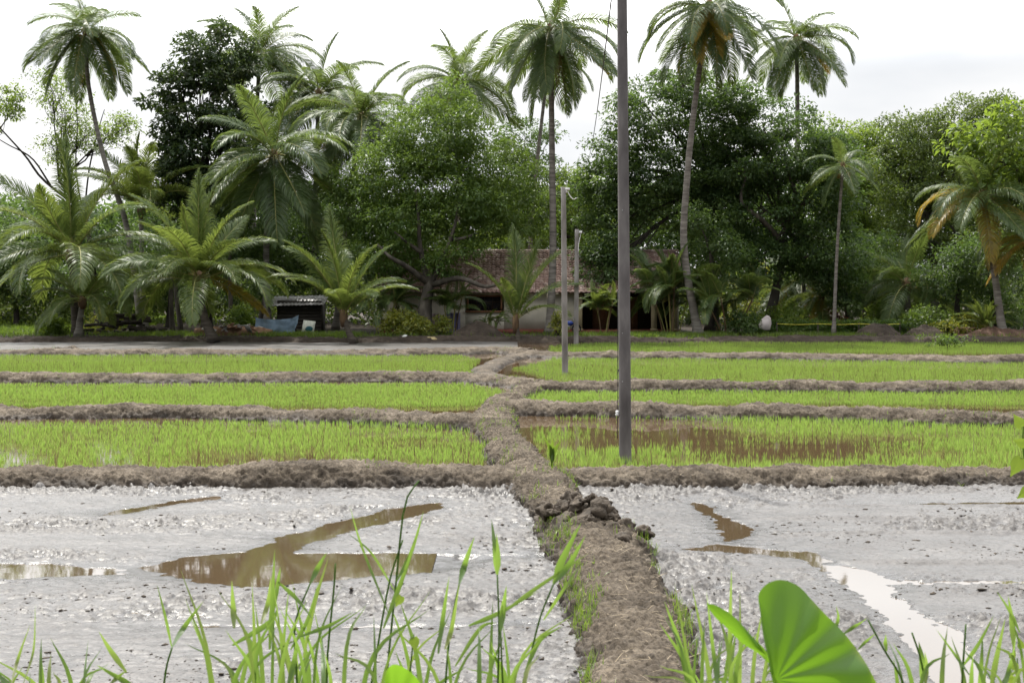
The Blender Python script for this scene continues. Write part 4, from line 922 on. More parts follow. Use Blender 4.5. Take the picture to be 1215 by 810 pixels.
# ================================================================ broadleaf trees
def leaf_cards(cen, out, n_per, crad, L_, W_, seed, flat=.75):
    """leaf-sized folded faces scattered round clump centres"""
    r = np.random.default_rng(seed); m = len(cen); n = m*n_per
    c = np.repeat(cen, n_per, 0); o = np.repeat(out, n_per, 0); cr = np.repeat(crad, n_per)
    d = r.normal(0, 1, (n, 3)); d = norm(d); d[:, 2] = np.where(d[:, 2] < -.15, np.abs(d[:, 2])*(r.random(n) < .8)-.1, d[:, 2]); d = d*(r.random(n)**.22)[:, None]*(1+.25*fbm(d*2.2+c, 3, 2))[:, None]
    p = c+d*cr[:, None]*np.array([1, 1, flat])
    ax = norm(d*.9+o*.3+r.normal(0, .5, (n, 3))+np.array([0, 0, -.55])); nn = norm(d*1.1+np.array([0, 0, .6])+o*.2+r.normal(0, .4, (n, 3)))
    sdv = norm(np.cross(ax, nn)); up = np.cross(sdv, ax)
    ll = L_*(.65+.7*r.random(n)); ww = W_*(.65+.7*r.random(n))
    mid = p+ax*(ll*.45)[:, None]+up*(ww*.18)[:, None]
    V = np.stack([p, mid-sdv*(ww*.5)[:, None], p+ax*ll[:, None]-up*(ll*.15)[:, None], mid+sdv*(ww*.5)[:, None]], 1).reshape(-1, 3)
    i = np.arange(n)[:, None]*4
    tint = np.repeat(np.clip(np.repeat(.45+.2*r.normal(0, 1, m), n_per)+.16*r.normal(0, 1, n), 0, 1), 4)
    return V, np.concatenate([i+[[0, 1, 2]], i+[[0, 2, 3]]]), tint
def tree(label, trunk, r0, blobs, D, leaf, dens=1.0, L_=.24, W_=.11, seed=1, bark='bark', limbs=(), name='broadleaf_tree', group='broadleaf trees behind the fields', crad=.85, nper=85, rb=.45, cat='tree', twigs=.12, auto=True):
    """trunk: list of px,py,dD; blobs: px,py,rx,ry[,dD]; limbs: extra pixel paths"""
    r = np.random.default_rng(seed)
    b = P(trunk[0][0], trunk[0][1], D+(trunk[0][2] if len(trunk[0]) > 2 else 0)); b[2] = gz(b[0], b[1])-.1
    t = empty(name, b, label, cat, group)
    tp = [b]+[P(q[0], q[1], D+(q[2] if len(q) > 2 else 0)) for q in trunk[1:]]
    mb = MB(); cv = curve(tp, 18); s = np.linspace(0, 1, 18)
    mb.tube(cv, r0*(1-.55*s)+r0*.6*np.exp(-s*14), 11, wob=.12)
    fork = cv[-1]; Cs, Os, Rs = [], [], []
    for lb in limbs:
        q = [P(x, y, D+(z if z is not None else 0)) for x, y, z in lb[1:]]; c2 = curve(q, 14); mb.tube(c2, np.linspace(lb[0], lb[0]*.35, 14), 8, wob=.12)
    for B in blobs:
        px, py, rx, ry = B[:4]; dd = B[4] if len(B) > 4 else 0
        c = P(px, py, D+dd); a = np.array([rx*D/F, min(rx, ry)*D/F*1.0+.8, ry*D/F])
        vol = a[0]*a[1]*a[2]; nc = max(6, int(dens*6.0*vol**.72))
        d = norm(r.normal(0, 1, (nc, 3))); rr = (rb**3+(1-rb**3)*r.random(nc))**(1/3.)
        rr *= 1+.30*fbm(d*1.7+px*.13, seed, 3)
        q = c+d*rr[:, None]*a
        ok = q[:, 2] > max(b[2]+1.0, c[2]-a[2])
        Cs.append(q[ok]); Os.append(norm(d[ok]*np.array([1, 1, 1.])+np.array([0, 0, .3]))); Rs.append(crad*(.6+.8*r.random(ok.sum())))
        if not auto: continue
        lm = curve([fork, fork*.45+c*.55+np.array([0, 0, .15*a[2]]), c+np.array([0, 0, .1*a[2]])], 10)+r.normal(0, .07, (10, 3))*np.sin(np.linspace(0, np.pi, 10))[:, None]
        mb.tube(lm, np.linspace(r0*.32, r0*.09, 10), 7)
        for k in np.nonzero(r.random(ok.sum()) < twigs)[0][:40]:
            st = lm[r.integers(4, 10)]; e = q[ok][k]; mb.tube(curve([st, st*.5+e*.5+r.normal(0, .2, 3), e], 6), np.linspace(r0*.11, .012, 6), 5)
    mb.build('trunk', M[bark], t, True)
    V, Fc, ti = leaf_cards(np.concatenate(Cs), np.concatenate(Os), nper, np.concatenate(Rs), L_, W_, seed+5)
    mk('crown', V, [Fc], M[leaf], t, False, ti)
    return t
tree('large round mango tree with a forked grey trunk in front of the house', [(505, 398), (504, 370), (508, 345), (511, 325)], .52,
     [(515, 165, 62, 52, 2), (470, 205, 58, 52, 2), (560, 195, 62, 52, 3), (425, 250, 36, 45, 3), (600, 235, 50, 52, 3), (520, 225, 80, 50, .8), (455, 300, 50, 40, 1.5), (480, 260, 40, 34, .3), (560, 240, 40, 30, .3), (575, 275, 46, 28, 1.5), (548, 300, 22, 20, 0), (530, 318, 28, 16, -.4), (535, 125, 32, 28, 3), (500, 290, 60, 40, 5), (632, 255, 26, 30, 4), (412, 225, 26, 26, 3)],
     84.2, 'leaf_mango', 1.25, .24, .10, 11, auto=False, limbs=[(.2, (509, 340, 0), (503, 315, -.3), (498, 288, -.6), (497, 262, -.8), (493, 225, -.5)), (.17, (510, 340, 0), (523, 312, -.3), (532, 290, -.8), (541, 262, -.8), (543, 235, 0)), (.2, (508, 336, 0), (482, 316, -1), (463, 305, -1.5), (448, 290, -1)), (.2, (512, 338, 0), (545, 330, -1), (575, 340, -1.4), (596, 335, -1)), (.13, (500, 300, -.5), (480, 285, -1), (468, 275, -1)), (.13, (537, 285, -.7), (552, 282, -1), (562, 278, -1))])
tree('dark dense tall tree at the left with brownish flower tips', [(246, 392), (244, 330), (242, 250)], .34,
     [(236, 62, 28, 26), (262, 40, 13, 13), (212, 98, 26, 22), (188, 122, 18, 17), (250, 98, 32, 28), (282, 84, 22, 22), (298, 66, 11, 13), (272, 140, 34, 32), (222, 142, 34, 24), (198, 168, 22, 17), (240, 188, 48, 32), (288, 180, 24, 34), (222, 225, 44, 32), (272, 225, 38, 36), (205, 205, 20, 18), (245, 272, 50, 34), (300, 130, 16, 20)], 95, 'leaf_teak', 1.2, .34, .19, 21, 'bark_dark', nper=55, crad=.7)
tree('huge dark tree with a wide crown filling the middle right behind the poles', [(845, 392), (846, 340), (842, 280), (850, 220)], .40,
     [(775, 140, 52, 44), (810, 105, 38, 28), (728, 205, 40, 44), (770, 215, 55, 45), (725, 275, 36, 40, -1), (805, 245, 50, 38), (845, 160, 45, 50), (705, 245, 22, 35), (718, 318, 26, 30, -2), (855, 300, 32, 40), (845, 215, 40, 50), (700, 330, 22, 20, -1)], 90, 'leaf_dark', 1.25, .25, .13, 31, 'bark_dark')
tree('dark spreading tree on a leaning trunk propped by a pale stone', [(908, 395), (918, 355), (927, 315), (932, 270)], .36,
     [(905, 150, 55, 34), (945, 185, 60, 40), (880, 200, 42, 45), (965, 240, 50, 45), (900, 250, 45, 40), (985, 200, 35, 35), (870, 125, 34, 24), (985, 300, 45, 38), (905, 310, 45, 30), (1000, 345, 32, 26), (955, 310, 35, 30)], 88, 'leaf_dark', 1.25, .25, .13, 41, limbs=[(.2, (930, 290, 0), (905, 262, -1), (880, 240, -1.4), (885, 210, -1)), (.17, (932, 270, 0), (944, 235, -.8), (935, 205, -.8), (930, 175, 0)), (.12, (928, 310, 0), (955, 305, -1), (985, 300, -1))])
tree('olive green tree behind the areca palm at the right', [(1030, 390), (1028, 300), (1022, 230)], .26,
     [(990, 165, 32, 24), (1022, 190, 38, 36), (1008, 235, 42, 40), (1040, 250, 38, 45), (1030, 165, 26, 20), (1045, 310, 35, 40)], 104, 'leaf_light', .9, .26, .12, 51, rb=.3)
tree('broad olive tree rounding the right skyline', [(1110, 390), (1108, 320), (1100, 250)], .40,
     [(1088, 165, 46, 36), (1140, 145, 48, 30), (1068, 215, 42, 48), (1120, 205, 55, 45), (1185, 150, 45, 36), (1210, 190, 40, 50), (1165, 215, 50, 40), (1090, 275, 50, 40), (1225, 260, 40, 50), (1260, 170, 50, 60), (1140, 285, 45, 30)], 98, 'leaf_mid', 1.15, .24, .11, 61)
tree('light green large leaved tree reaching in from the right edge', [(1232, 395), (1228, 330), (1216, 240), (1205, 195)], .2,
     [(1165, 165, 30, 26), (1195, 150, 34, 26), (1210, 195, 34, 32), (1180, 205, 34, 26), (1150, 190, 22, 20), (1235, 180, 30, 40)], 82, 'leaf_light', .75, .42, .24, 71, nper=34, crad=.8)
tree('dark bushy tree with two stems above the cycad', [(1135, 395), (1136, 360), (1140, 320)], .22,
     [(1125, 322, 42, 32), (1170, 310, 45, 38), (1200, 340, 35, 28), (1150, 345, 42, 22)], 87, 'leaf_dark', 1.1, .22, .10, 81, 'bark_dark', limbs=[(.18, (1184, 394, 0), (1178, 360, 0), (1172, 320, 0))])
tree('thin sparse tree with bare branches at the far left', [(118, 392), (108, 300), (98, 250), (70, 215)], .22,
     [(62, 110, 26, 24), (80, 140, 24, 28), (135, 160, 24, 24), (100, 165, 26, 26), (150, 150, 16, 12), (70, 175, 20, 24)], 97, 'leaf_light', 2.2, .2, .10, 91, 'bark_dark', nper=26, rb=.1, limbs=[(.10, (98, 250, 0), (52, 214, 0), (30, 185, 0), (0, 152, 0), (-20, 130, 0)), (.07, (60, 220, 0), (38, 188, 0), (10, 172, 0), (-10, 160, 0)), (.07, (100, 255, 0), (106, 200, 0), (118, 150, 0), (124, 130, 0)), (.06, (98, 252, 0), (90, 200, 0), (92, 150, 0), (90, 120, 0)), (.06, (88, 240, 0), (72, 190, 0), (74, 140, 0), (68, 110, 0))], twigs=.6)
tree('yellow green tree cut off at the left edge', [(-60, 392), (-50, 300), (-35, 200)], .28, [(2, 118, 22, 18), (-30, 110, 40, 30), (-50, 160, 40, 40), (16, 132, 12, 10)], 95, 'leaf_light', .9, .22, .11, 101, crad=.5)
tree('small dark tree against the sky behind the two tall palm trunks', [(630, 392), (628, 300), (625, 220)], .2, [(622, 158, 30, 20), (610, 190, 30, 26), (645, 190, 26, 24), (655, 160, 16, 12), (640, 230, 40, 40), (672, 240, 22, 40)], 103, 'leaf_dark', .75, .22, .11, 111, rb=.3)
tree('mid green tree behind the house roof', [(690, 392), (688, 330), (684, 280)], .24, [(668, 250, 32, 42), (700, 275, 30, 38), (640, 290, 40, 26), (690, 215, 20, 20), (590, 300, 40, 25)], 101, 'leaf_light', .9, .26, .13, 121)
tree('slim dark tree standing right of the curved palm trunk', [(848, 394), (848, 360), (846, 330), (842, 300)], .16, [(838, 285, 30, 25), (862, 300, 28, 22), (826, 262, 22, 18), (858, 330, 25, 20)], 84.4, 'leaf_dark', .9, .2, .1, 131, 'bark_dark')
tree('dim background tree low at the far left edge', [(20, 392), (18, 340), (15, 300)], .2, [(0, 290, 40, 30), (30, 320, 40, 35), (-30, 330, 40, 40), (60, 345, 35, 25)], 100, 'leaf_dark', 1.0, .26, .12, 141, 'bark_dark')
tree('shaded tree filling the gap left of the mango tree', [(378, 392), (380, 350), (382, 310)], .2, [(350, 290, 36, 40), (390, 290, 34, 44), (370, 330, 46, 28), (300, 330, 40, 40), (280, 290, 30, 40)], 97, 'leaf_dark', 1.0, .26, .12, 151, 'bark_dark')
tree('shaded tree behind the big young palm', [(200, 392), (202, 350), (200, 310)], .2, [(180, 300, 40, 40), (210, 330, 50, 35), (140, 330, 40, 40), (165, 350, 40, 25)], 98, 'leaf_dark', 1.0, .26, .12, 161, 'bark_dark')
# thin trunks seen in the shade under the crowns
for px, D, top, lab in ((205, 86, 300, 'shaded thin trunk behind the leaning young palm trunk'), (215, 90, 290, 'shaded thin trunk farther behind the leaning young palm'), (276, 88, 290, 'shaded trunk left of the blue sheet'), (306, 90, 300, 'slanting shaded trunk behind the blue sheet'), (1008, 92, 320, 'bent grey trunk right of the areca trunk'), (1026, 95, 300, 'grey straight trunk in the bright gap at the right'), (1040, 96, 310, 'dark thin trunk in the bright gap at the right'), (960, 93, 310, 'dark trunk left of the areca trunk')):
    b = at_g(px, D); t = empty('young_tree', b, lab, 'tree', 'thin trunks in the shade')
    c = P(px+random.uniform(-8, 8), top, D); MB().tube(curve([b, b*.5+c*.5+[random.uniform(-.3, .3), 0, 0], c], 12), np.linspace(.17, .09, 12), 8, wob=.15).build('trunk', M['bark'], t, True)
    rr_ = np.random.default_rng(px); cc_ = c+rr_.normal(0, 1, (60, 3))*[1.3, 1.2, .8]
    V, Fc, ti = leaf_cards(cc_, norm(rr_.normal(0, 1, (60, 3))), 30, np.full(60, .5), .24, .11, px); mk('crown', V, [Fc], M['leaf_dark'], t, False, ti)

# shrubs
def shrub(px, D, wpx, hpx, leaf, label, seed, L_=.2, W_=.1, nc=60, nper=30, name='shrub', stems=5):
    r = np.random.default_rng(seed); b = at_g(px, D); a = np.array([wpx*D/F/2, wpx*D/F/2.4+.1, hpx*D/F]); t = empty(name, b, label, 'shrub', 'shrubs in the garden')
    d = norm(r.normal(0, 1, (nc, 3))); d[:, 2] = np.abs(d[:, 2]); q = b+d*a*(.55+.5*r.random(nc))[:, None]*(1+.25*fbm(d*2, seed, 2))[:, None]
    mb = MB()
    for k in range(stems): e = q[r.integers(nc)]; mb.tube(curve([b+r.normal(0, .08, 3)*[1, 1, 0], b*.5+e*.5+r.normal(0, .1, 3), e], 6), [.03, .012], 5)
    mb.build('stem', M['bark_dark'], t)
    V, Fc, ti = leaf_cards(q, d, nper, np.full(nc, .16*(a[0]+a[2])+.08), L_, W_, seed); mk('foliage', V, [Fc], M[leaf], t, False, ti)
shrub(62, 82.6, 28, 18, 'leaf_light', 'small bright green bush on the bank at the far left', 1)
shrub(286, 84.6, 26, 34, 'leaf_light', 'leafy bright bush left of the blue sheet', 2)
shrub(472, 83.4, 38, 29, 'leaf_yellow', 'yellow leaved bush left of the red post', 3, nc=50)
shrub(494, 82.6, 34, 24, 'leaf_yellow', 'yellow green low bush at the foot of the big trunk', 4, nc=34)
shrub(524, 83.4, 20, 22, 'leaf_yellow', 'tiny yellow bush right of the big trunk', 14, nc=16)
shrub(1102, 84.2, 60, 34, 'leaf_mango', 'round dark green shrub near the right mounds', 5)
shrub(1122, 83.2, 50, 18, 'leaf_yellow', 'low yellow flowering plants beside the planks', 6, nc=40)
shrub(1146, 84.4, 40, 26, 'leaf_yellow', 'yellow green bush behind the planks', 16, nc=34)
shrub(1060, 92, 70, 45, 'leaf_light', 'bright bush in the gap behind the yellow rope', 7)
shrub(925, 87, 70, 34, 'leaf_light', 'bright sunlit bush behind the leaning trunk', 8)
shrub(893, 98, 80, 78, 'leaf_yellow', 'glowing yellow green bush seen under the dark trees', 18)
shrub(985, 90, 46, 26, 'leaf_red', 'dark red leaved bush behind the rope', 9, nc=26)
shrub(663, 83.0, 16, 26, 'leaf_yellow', 'small yellow green plant left of the porch poles', 10, nc=14)
shrub(120, 86, 50, 30, 'leaf_yellow', 'yellow leaved bush behind the firewood', 11, nc=30)
shrub(1185, 88, 60, 40, 'leaf_dark', 'dark shrub behind the cycad', 12)
shrub(880, 83.4, 46, 30, 'leaf_dark', 'dark leafy shrub left of the pale stone', 13)
# low clipped hedge behind the rope
r = np.random.default_rng(4); n = 420; q = np.stack([r.uniform(hx(905, 84), hx(1075, 84), n), 84.4+r.normal(0, .25, n), .3+.75*r.random(n)], -1)
V, Fc, ti = leaf_cards(q, norm(r.normal(0, 1, (n, 3))), 34, np.full(n, .2), .13, .07, 3)
t = empty('hedge', at_g(990, 84.4), 'low dark hedge running behind the yellow rope', 'hedge'); mk('foliage', V, [Fc], M['leaf_mango'], t, False, ti)
# the mass of far trees and undergrowth that closes the view
def mass(name, n, D0, D1, prof, zlo, L_, W_, nper, crad, leaf, seed, x0=-75, x1=75):
    r = np.random.default_rng(seed); D = r.uniform(D0, D1, n); x = r.uniform(x0, x1, n); px = x/D*F+CX
    top = EYE+(HZ-np.interp(px, [q[0] for q in prof], [q[1] for q in prof]))/F*D
    top = top*(1+.16*fbm(np.stack([x*.16, D*.1], -1), seed, 3))
    z = zlo+(top-zlo)*r.random(n)**.8
    q = np.stack([x, D, z], -1)
    V, Fc, ti = leaf_cards(q, norm(r.normal(0, 1, (n, 3))+[0, -.4, .4]), nper, crad*(.6+.8*r.random(n)), L_, W_, seed)
    return kind(mk(name, V, [Fc], M[leaf], None, False, ti), 'stuff')
PR = [(-600, 225), (0, 232), (60, 240), (120, 255), (170, 232), (300, 215), (420, 235), (560, 230), (660, 245), (700, 225), (800, 210), (900, 190), (1010, 190), (1120, 175), (1215, 190), (1900, 190)]
mass('woods', 7500, 109, 122, PR, .4, .46, .24, 30, 1.15, 'leaf_dark', 17)
mass('undergrowth', 2200, 99, 107, [(-600, 345), (0, 345), (300, 330), (560, 330), (850, 335), (1215, 330), (1900, 330)], .3, .34, .17, 26, .7, 'leaf_mid', 27, -60, 60)
# ================================================================ foreground plants on the road bank
def strip(mb, ctrl, w, fold=.25, n=12, tint=.5, base=.35, peak=.3):
    """one long leaf along a curve, folded along its middle"""
    c = curve(ctrl, n); T = norm(np.gradient(c, axis=0)); view = norm(np.array([0, -1, .25]))
    s = norm(np.cross(T, np.broadcast_to(view, T.shape))); nn = np.cross(s, T); t = np.linspace(0, 1, n)
    prof = np.where(t < peak, base+(1-base)*(t/peak), np.clip(1-((t-peak)/(1-peak))**1.7, 0, 1))
    h = (w*.36*prof)[:, None]
    V = np.concatenate([c-s*h+nn*h*fold, c, c+s*h+nn*h*fold]); i = np.arange(n-1)
    mb.add(V, [np.concatenate([np.stack([i, n+i, n+i+1, i+1], -1), np.stack([n+i, 2*n+i, 2*n+i+1, n+i+1], -1)])], tint)
def bankpt(px, D):
    x = (px-CX)/F*D; return np.array([x, D, float(ground_z(np.array([x]), np.array([D]))[0])])
REEDS = 'tall grass clumps on the bank in front'
def clump(label, D, leaves, stalks=(), rnd=None, seed=1):
    """leaves: (px0,py0, pxm,pym, px1,py1, width px); stalks: pixel paths; rnd: (count, px0, px1, ytop0, ytop1)"""
    r = np.random.default_rng(seed); allx = [l[0] for l in leaves]+[s[0][0] for s in stalks]+([(rnd[1]+rnd[2])/2] if rnd else [])
    b = bankpt(np.mean(allx), D); t = empty('grass_clump', b, label, 'grass clump', REEDS)
    mb = MB(); k = D/F
    for l in leaves:
        if not rnd and len(leaves) < 6: mb = MB()
        dd = r.normal(0, .12); strip(mb, [P(l[0], l[1], D+dd), P(l[2], l[3], D+dd*.6), P(l[4], l[5], D+dd-.05)], l[6]*k, .3, 14, r.random())
        if not rnd and len(leaves) < 6: mb.build('blade', M['reed'], t); mb = MB()
    if rnd:
        for q in range(rnd[0]):
            x = r.uniform(rnd[1], rnd[2]); dd = r.normal(0, .25); yt = r.uniform(rnd[3], rnd[4]); lx = r.normal(0, 26); g0 = bankpt(x, D+dd)
            tip = P(x+lx*1.6, yt, D+dd+r.normal(0, .1)); md = P(x+lx*.5, yt*.45+860*.55, D+dd)
            if r.random() < .3: tip[2] -= .06; tip[0] += np.sign(lx)*.05
            strip(mb, [g0, md, tip], r.uniform(4.5, 9)*k, .3, 12, r.random(), .6, .35)
    if mb.n: mb.build('blade', M['reed'], t)
    ms = MB()
    for s in stalks:
        pts = [bankpt(s[0][0], D)]+[P(x, y, D) for x, y in s]; ms.tube(curve(pts, 14), np.linspace(1.7*k, 1.1*k, 14), 6, tint=.35)
    if ms.n: ms.build('stalk', M['reed'], t)
    return t
clump('grass stalk with two long pointed leaves leaning towards the dirt path', 3.4, [(657, 692, 668, 662, 690, 619, 13), (657, 692, 676, 668, 695, 634, 10), (645, 735, 668, 700, 690, 668, 6), (622, 800, 640, 760, 668, 742, 8), (602, 722, 640, 695, 700, 655, 7)], [((610, 880), (625, 800), (640, 735), (657, 692))], seed=2)
clump('grass clump with upright lance leaves left of the leaning stalk', 3.6, [(590, 681, 588, 655, 583, 615, 11), (590, 681, 591, 660, 589, 632, 9), (594, 748, 597, 722, 601, 694, 11), (545, 692, 552, 668, 563, 636, 10), (520, 775, 526, 730, 533, 683, 8), (556, 742, 590, 728, 640, 700, 8), (540, 790, 570, 745, 590, 738, 7), (528, 770, 536, 745, 545, 692, 8)],
      [((588, 880), (591, 800), (592, 740), (590, 681)), ((526, 880), (530, 790), (537, 730), (545, 692)), ((600, 880), (596, 800), (594, 748))], (14, 505, 620, 690, 790), 3)
clump('tall thin grass with a seed head left of the upright lance leaves', 3.9, [(455, 745, 476, 690, 498, 628, 8), (468, 700, 440, 655, 412, 632, 4), (462, 730, 430, 650, 415, 600, 4), (470, 690, 488, 655, 503, 605, 7)], [((430, 880), (446, 780), (462, 690), (478, 640)), ((452, 880), (460, 790), (470, 690), (480, 600), (497, 570))], (10, 415, 500, 690, 800), 4)
clump('dense grass clump with broad blades below the brown puddle', 3.7, [(278, 745, 277, 720, 275, 688, 10), (320, 770, 323, 720, 326, 650, 9), (276, 765, 320, 738, 330, 720, 10), (368, 692, 378, 672, 388, 655, 9), (360, 780, 372, 720, 390, 660, 8), (345, 770, 365, 735, 378, 690, 7), (310, 740, 318, 715, 322, 682, 8), (300, 800, 302, 760, 299, 690, 7), (330, 690, 352, 710, 372, 735, 7), (355, 755, 390, 742, 420, 725, 7), (340, 820, 350, 780, 352, 755, 9), (325, 725, 330, 690, 333, 672, 7)],
      [((355, 880), (352, 800), (350, 740), (368, 692)), ((390, 880), (388, 790), (396, 700), (398, 668))], (34, 260, 420, 660, 800), 5)
clump('forked grass shoot standing alone at the lower left', 3.8, [(204, 768, 196, 730, 186, 692, 5), (204, 768, 220, 742, 242, 712, 9)], [((188, 880), (196, 800), (204, 768))], seed=6)
clump('two crossed grass leaves at the bottom left', 3.5, [(150, 797, 132, 772, 117, 748, 9), (165, 818, 140, 803, 114, 788, 9), (130, 812, 140, 803, 150, 795, 7)], [((160, 890), (150, 840), (140, 812))], seed=7)
clump('short grass sprouts in the bottom left corner', 3.6, [(14, 810, 22, 780, 36, 740, 6), (28, 810, 40, 770, 42, 716, 4)], (), (20, -20, 100, 740, 800), 8)
clump('spiky tuft of narrow blades left of the big heart shaped leaf', 3.3, [(822, 840, 808, 770, 788, 712, 10), (868, 840, 866, 760, 868, 672, 9), (876, 850, 878, 780, 878, 700, 7), (848, 850, 838, 780, 820, 690, 8), (832, 850, 815, 790, 782, 738, 9), (856, 850, 846, 770, 838, 700, 7), (890, 850, 895, 780, 905, 720, 7), (840, 860, 820, 800, 800, 690, 7)], (), (26, 810, 900, 720, 800), 9)
clump('grass sprouts behind the big heart shaped leaf', 3.7, [(1000, 752, 1015, 742, 1030, 732, 6), (985, 760, 994, 735, 992, 718, 6), (1018, 770, 1028, 760, 1040, 750, 5)], [((980, 880), (988, 800), (986, 755))], seed=10)
clump('thin stems with small oval leaves right of the heart shaped leaf', 3.5, [(1052, 772, 1050, 760, 1051, 752, 7), (1094, 810, 1094, 785, 1090, 760, 13), (1098, 812, 1099, 790, 1097, 772, 8)], [((1090, 880), (1072, 810), (1050, 772), (1030, 735)), ((1112, 880), (1100, 820), (1092, 780), (1082, 750))], (6, 1060, 1120, 740, 800), 11)
clump('clump of leaning blades at the lower right', 3.4, [(1175, 820, 1182, 780, 1193, 732, 10), (1142, 790, 1160, 765, 1180, 728, 7), (1160, 830, 1164, 790, 1166, 750, 8), (1150, 800, 1132, 775, 1110, 745, 5), (1203, 770, 1200, 735, 1196, 706, 10), (1210, 750, 1198, 725, 1182, 700, 6), (1186, 830, 1198, 790, 1206, 752, 8)], [((1138, 880), (1142, 800), (1146, 740))], (12, 1140, 1230, 720, 800), 12)
# low bank grass just under the frame and creeping into it
r = np.random.default_rng(31); n = 5200; x = r.uniform(-4.5, 4.5, n); y = r.uniform(3.0, 8.6, n)
lo = np.stack([x, y, ground_z(x, y)], -1)
hmax = np.clip(.16+.22*r.random(n), 0, (EYE-.2793*y-lo[:, 2])+.0+.12*(r.random(n) < .25)*np.exp(-((y-4)/2)**2))
lo = lo[hmax > .05]; hm = hmax[hmax > .05]
V, fs, k = blades(np.repeat(lo, 3, 0)+r.normal(0, .02, (len(lo)*3, 3))*[1, 1, 0], np.repeat(hm, 3)*(.6+.4*r.random(len(lo)*3)), np.abs(r.normal(.2, .15, len(lo)*3)), r.random(len(lo)*3)*6.28, .009+.006*r.random(len(lo)*3), 3, .6)
kind(mk('grass', V, fs, M['grass'], tint=np.repeat(r.random(len(lo)*3), k)), 'stuff')

# the big heart shaped leaf
D = 2.75; k = D/F
def fan_leaf(c, outline, D, name, mat, parent, cup, fold_dir, nr=22, sub=6, veins=()):
    o = np.array(outline, float); o = curve(np.vstack([o, o[:1]]), len(o)*sub); th = np.linspace(0, 1, nr)
    px = c[0]+(o[:, 0]-c[0])[None]*th[:, None]; py = c[1]+(o[:, 1]-c[1])[None]*th[:, None]
    d = D+cup*(th[:, None]**2)*np.cos(np.arctan2(py-c[1], px-c[0]+1e-9)-fold_dir)+cup*.12*np.sin(px*.06+py*.03)*th[:, None]+cup*.06*np.sin(np.arctan2(py-c[1], px-c[0])*14)*th[:, None]
    V = np.stack([(px-CX)/F*d, d, EYE+(HZ-py)/F*d], -1)
    ti = .32+.12*fbm(np.stack([px*.02, py*.02], -1), 3, 3)+.45*(th[:, None]**14)*(.5+.9*vn(np.stack([px*.05, py*.05], -1), 4))
    for j in veins: ti[1:-1, int(j*sub)] += .45*(1-th[1:-1]*.7)      # paler ribs run in the blade itself
    ob = mk(name, V.reshape(-1, 3), [grid_faces(nr, V.shape[1])], mat, parent, True, ti.ravel())
    return V
t = empty('taro_plant', bankpt(925, 2.75), 'large bright green heart shaped leaf in the right foreground', 'plant')
OUT = [(909, 771), (905, 750), (902, 726), (900, 706), (908, 694), (921, 688), (935, 689), (950, 697), (963, 711), (980, 729), (1000, 749), (1018, 772), (1036, 802), (1052, 842), (1040, 890), (1000, 892), (960, 872), (932, 838), (918, 812)]
C0 = (921, 806)
fan_leaf(C0, OUT, D, 'leaf', M['taro'], t, .10, -.6, 26, 22, (2, 4, 6, 8, 9.5, 11, 12.5, 14, 15.5))
fan_leaf((908, 776), [(838, 716), (850, 718), (872, 732), (893, 755), (909, 772), (912, 786), (899, 774), (880, 762), (862, 744), (848, 731)], D-.03, 'leaf', M['taro'], t, .05, 2.6)
MB().tube(curve([bankpt(935, 2.8), P(930, 880, 2.8), P(921, 806, 2.765)], 12), [5*k, 3*k], 8).build('stem', M['vein'], t, True)
t = empty('taro_plant', bankpt(470, 2.9), 'tip of a broad green leaf at the bottom, left of centre', 'plant')
fan_leaf((468, 840), [(455, 830), (457, 800), (466, 788), (480, 792), (496, 806), (505, 830), (490, 860), (465, 862)], 2.9, 'leaf', M['taro'], t, .05, 1)
MB().tube(curve([bankpt(472, 2.9), P(468, 840, 2.9)], 6), [.008, .006], 7).build('stem', M['vein'], t, True)
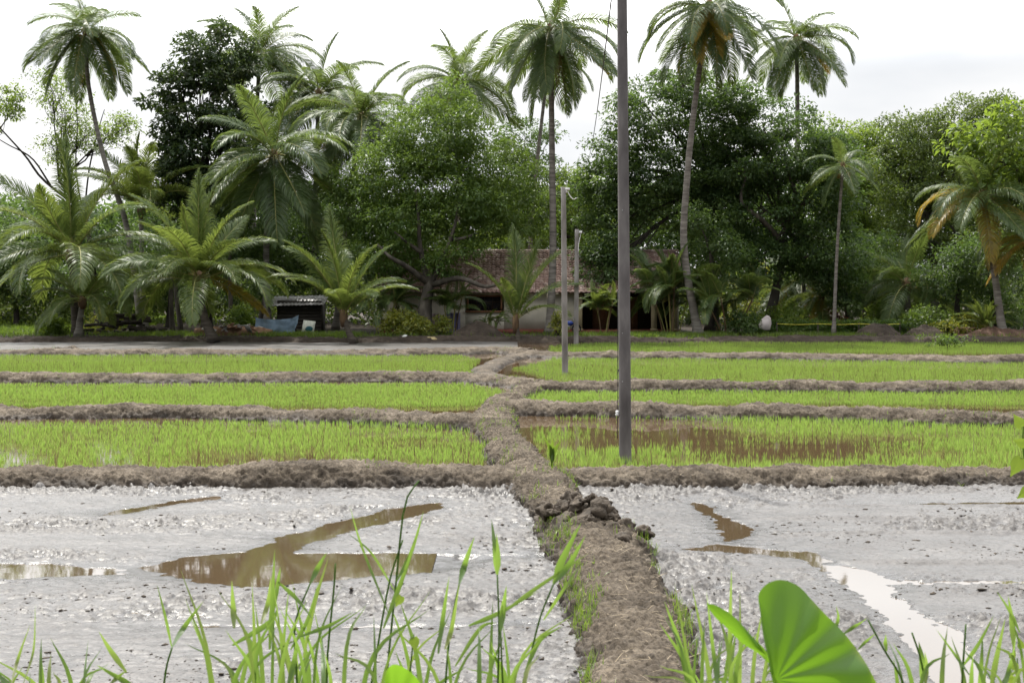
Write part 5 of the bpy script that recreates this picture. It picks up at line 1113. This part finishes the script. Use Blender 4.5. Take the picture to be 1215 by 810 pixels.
# small vine leaves
def vine(label, D, path, lv, mat='leaf_yellow'):  # pixel path of the stem, then x, y, size, turn of each leaf
    b = bankpt(path[0][0], D); t = empty('vine', b, label, 'vine', 'small leafy stems on the bank in front')
    MB().tube(curve([b]+[P(x, y, D) for x, y in path], 16), [2*D/F, .8*D/F], 5).build('stem', M['reed'], t)
    for x, y, s, a in lv:
        u = np.array([(0, 1.1), (.14, .8), (.36, .45), (.40, .12), (.2, -.16), (0, -.04), (-.2, -.16), (-.40, .12), (-.36, .45), (-.14, .8)]); ca, sa = math.cos(a), math.sin(a)
        o = [(x+s*(p*ca-q*sa), y-s*(p*sa+q*ca)) for p, q in u]
        fan_leaf((x, y-s*.1), o, D-.02, 'leaf', M[mat], t, .003, a, 6, 3)
vine('slender stem with yellow heart shaped leaves in the grass', 3.5, [(478, 870), (486, 800), (491, 752)], [(491, 757, 15, 3.3), (476, 708, 13, 2.6)], 'leaf_light')
vine('yellow leaved stem poking in at the right edge', 5.0, [(1225, 700), (1222, 600), (1214, 530), (1216, 490)], [(1212, 505, 16, .6), (1211, 545, 22, 2.6), (1216, 527, 14, 1.2), (1222, 580, 18, 2.2), (1226, 480, 20, .3)], 'leaf_light')
vine('light leafy sprig at the lower right corner', 3.6, [(1216, 880), (1210, 820), (1207, 780)], [(1206, 792, 12, .8), (1200, 780, 10, -.5), (1212, 768, 11, .2), (1203, 805, 12, 1.8)], 'leaf_light')
# sprout on the near bund
b = P(655, 549, 23.1); t = empty('palm_sprout', b, 'young palm sprout with three leaves growing on the near bund', 'palm sprout')
for (x0, y0), (x1, y1), w in (((654, 535), (645, 517), 9), ((655, 533), (656, 519), 9), ((657, 536), (666, 522), 9), ((655, 540), (651, 526), 7)):
    mb = MB(); strip(mb, [b, P(x0, y0, 23.1), P(x1, y1, 23.05)], w*23.1/F, .3, 10, .5); mb.build('leaf', M['grass'], t)
MB().tube([b-[0, 0, .1], b+[0, 0, .14]], [.018, .012], 7).build('stem', M['grass'], t)
# a weed standing in the far paddy
b = G(1124, 414); t = empty('weed', b, 'dark green weed standing in the farthest paddy at the right', 'weed')
r = np.random.default_rng(3); q = b+np.stack([r.normal(0, .45, 40), r.normal(0, .2, 40), .15+.5*r.random(40)], -1); V, Fc, ti = leaf_cards(q, norm(r.normal(0, 1, (40, 3))), 16, np.full(40, .15), .15, .07, 3); mk('foliage', V, [Fc], M['leaf_mango'], t, False, ti)
MB().tube([b, b+[0, 0, .5]], .02, 5).build('stem', M['bark_dark'], t)
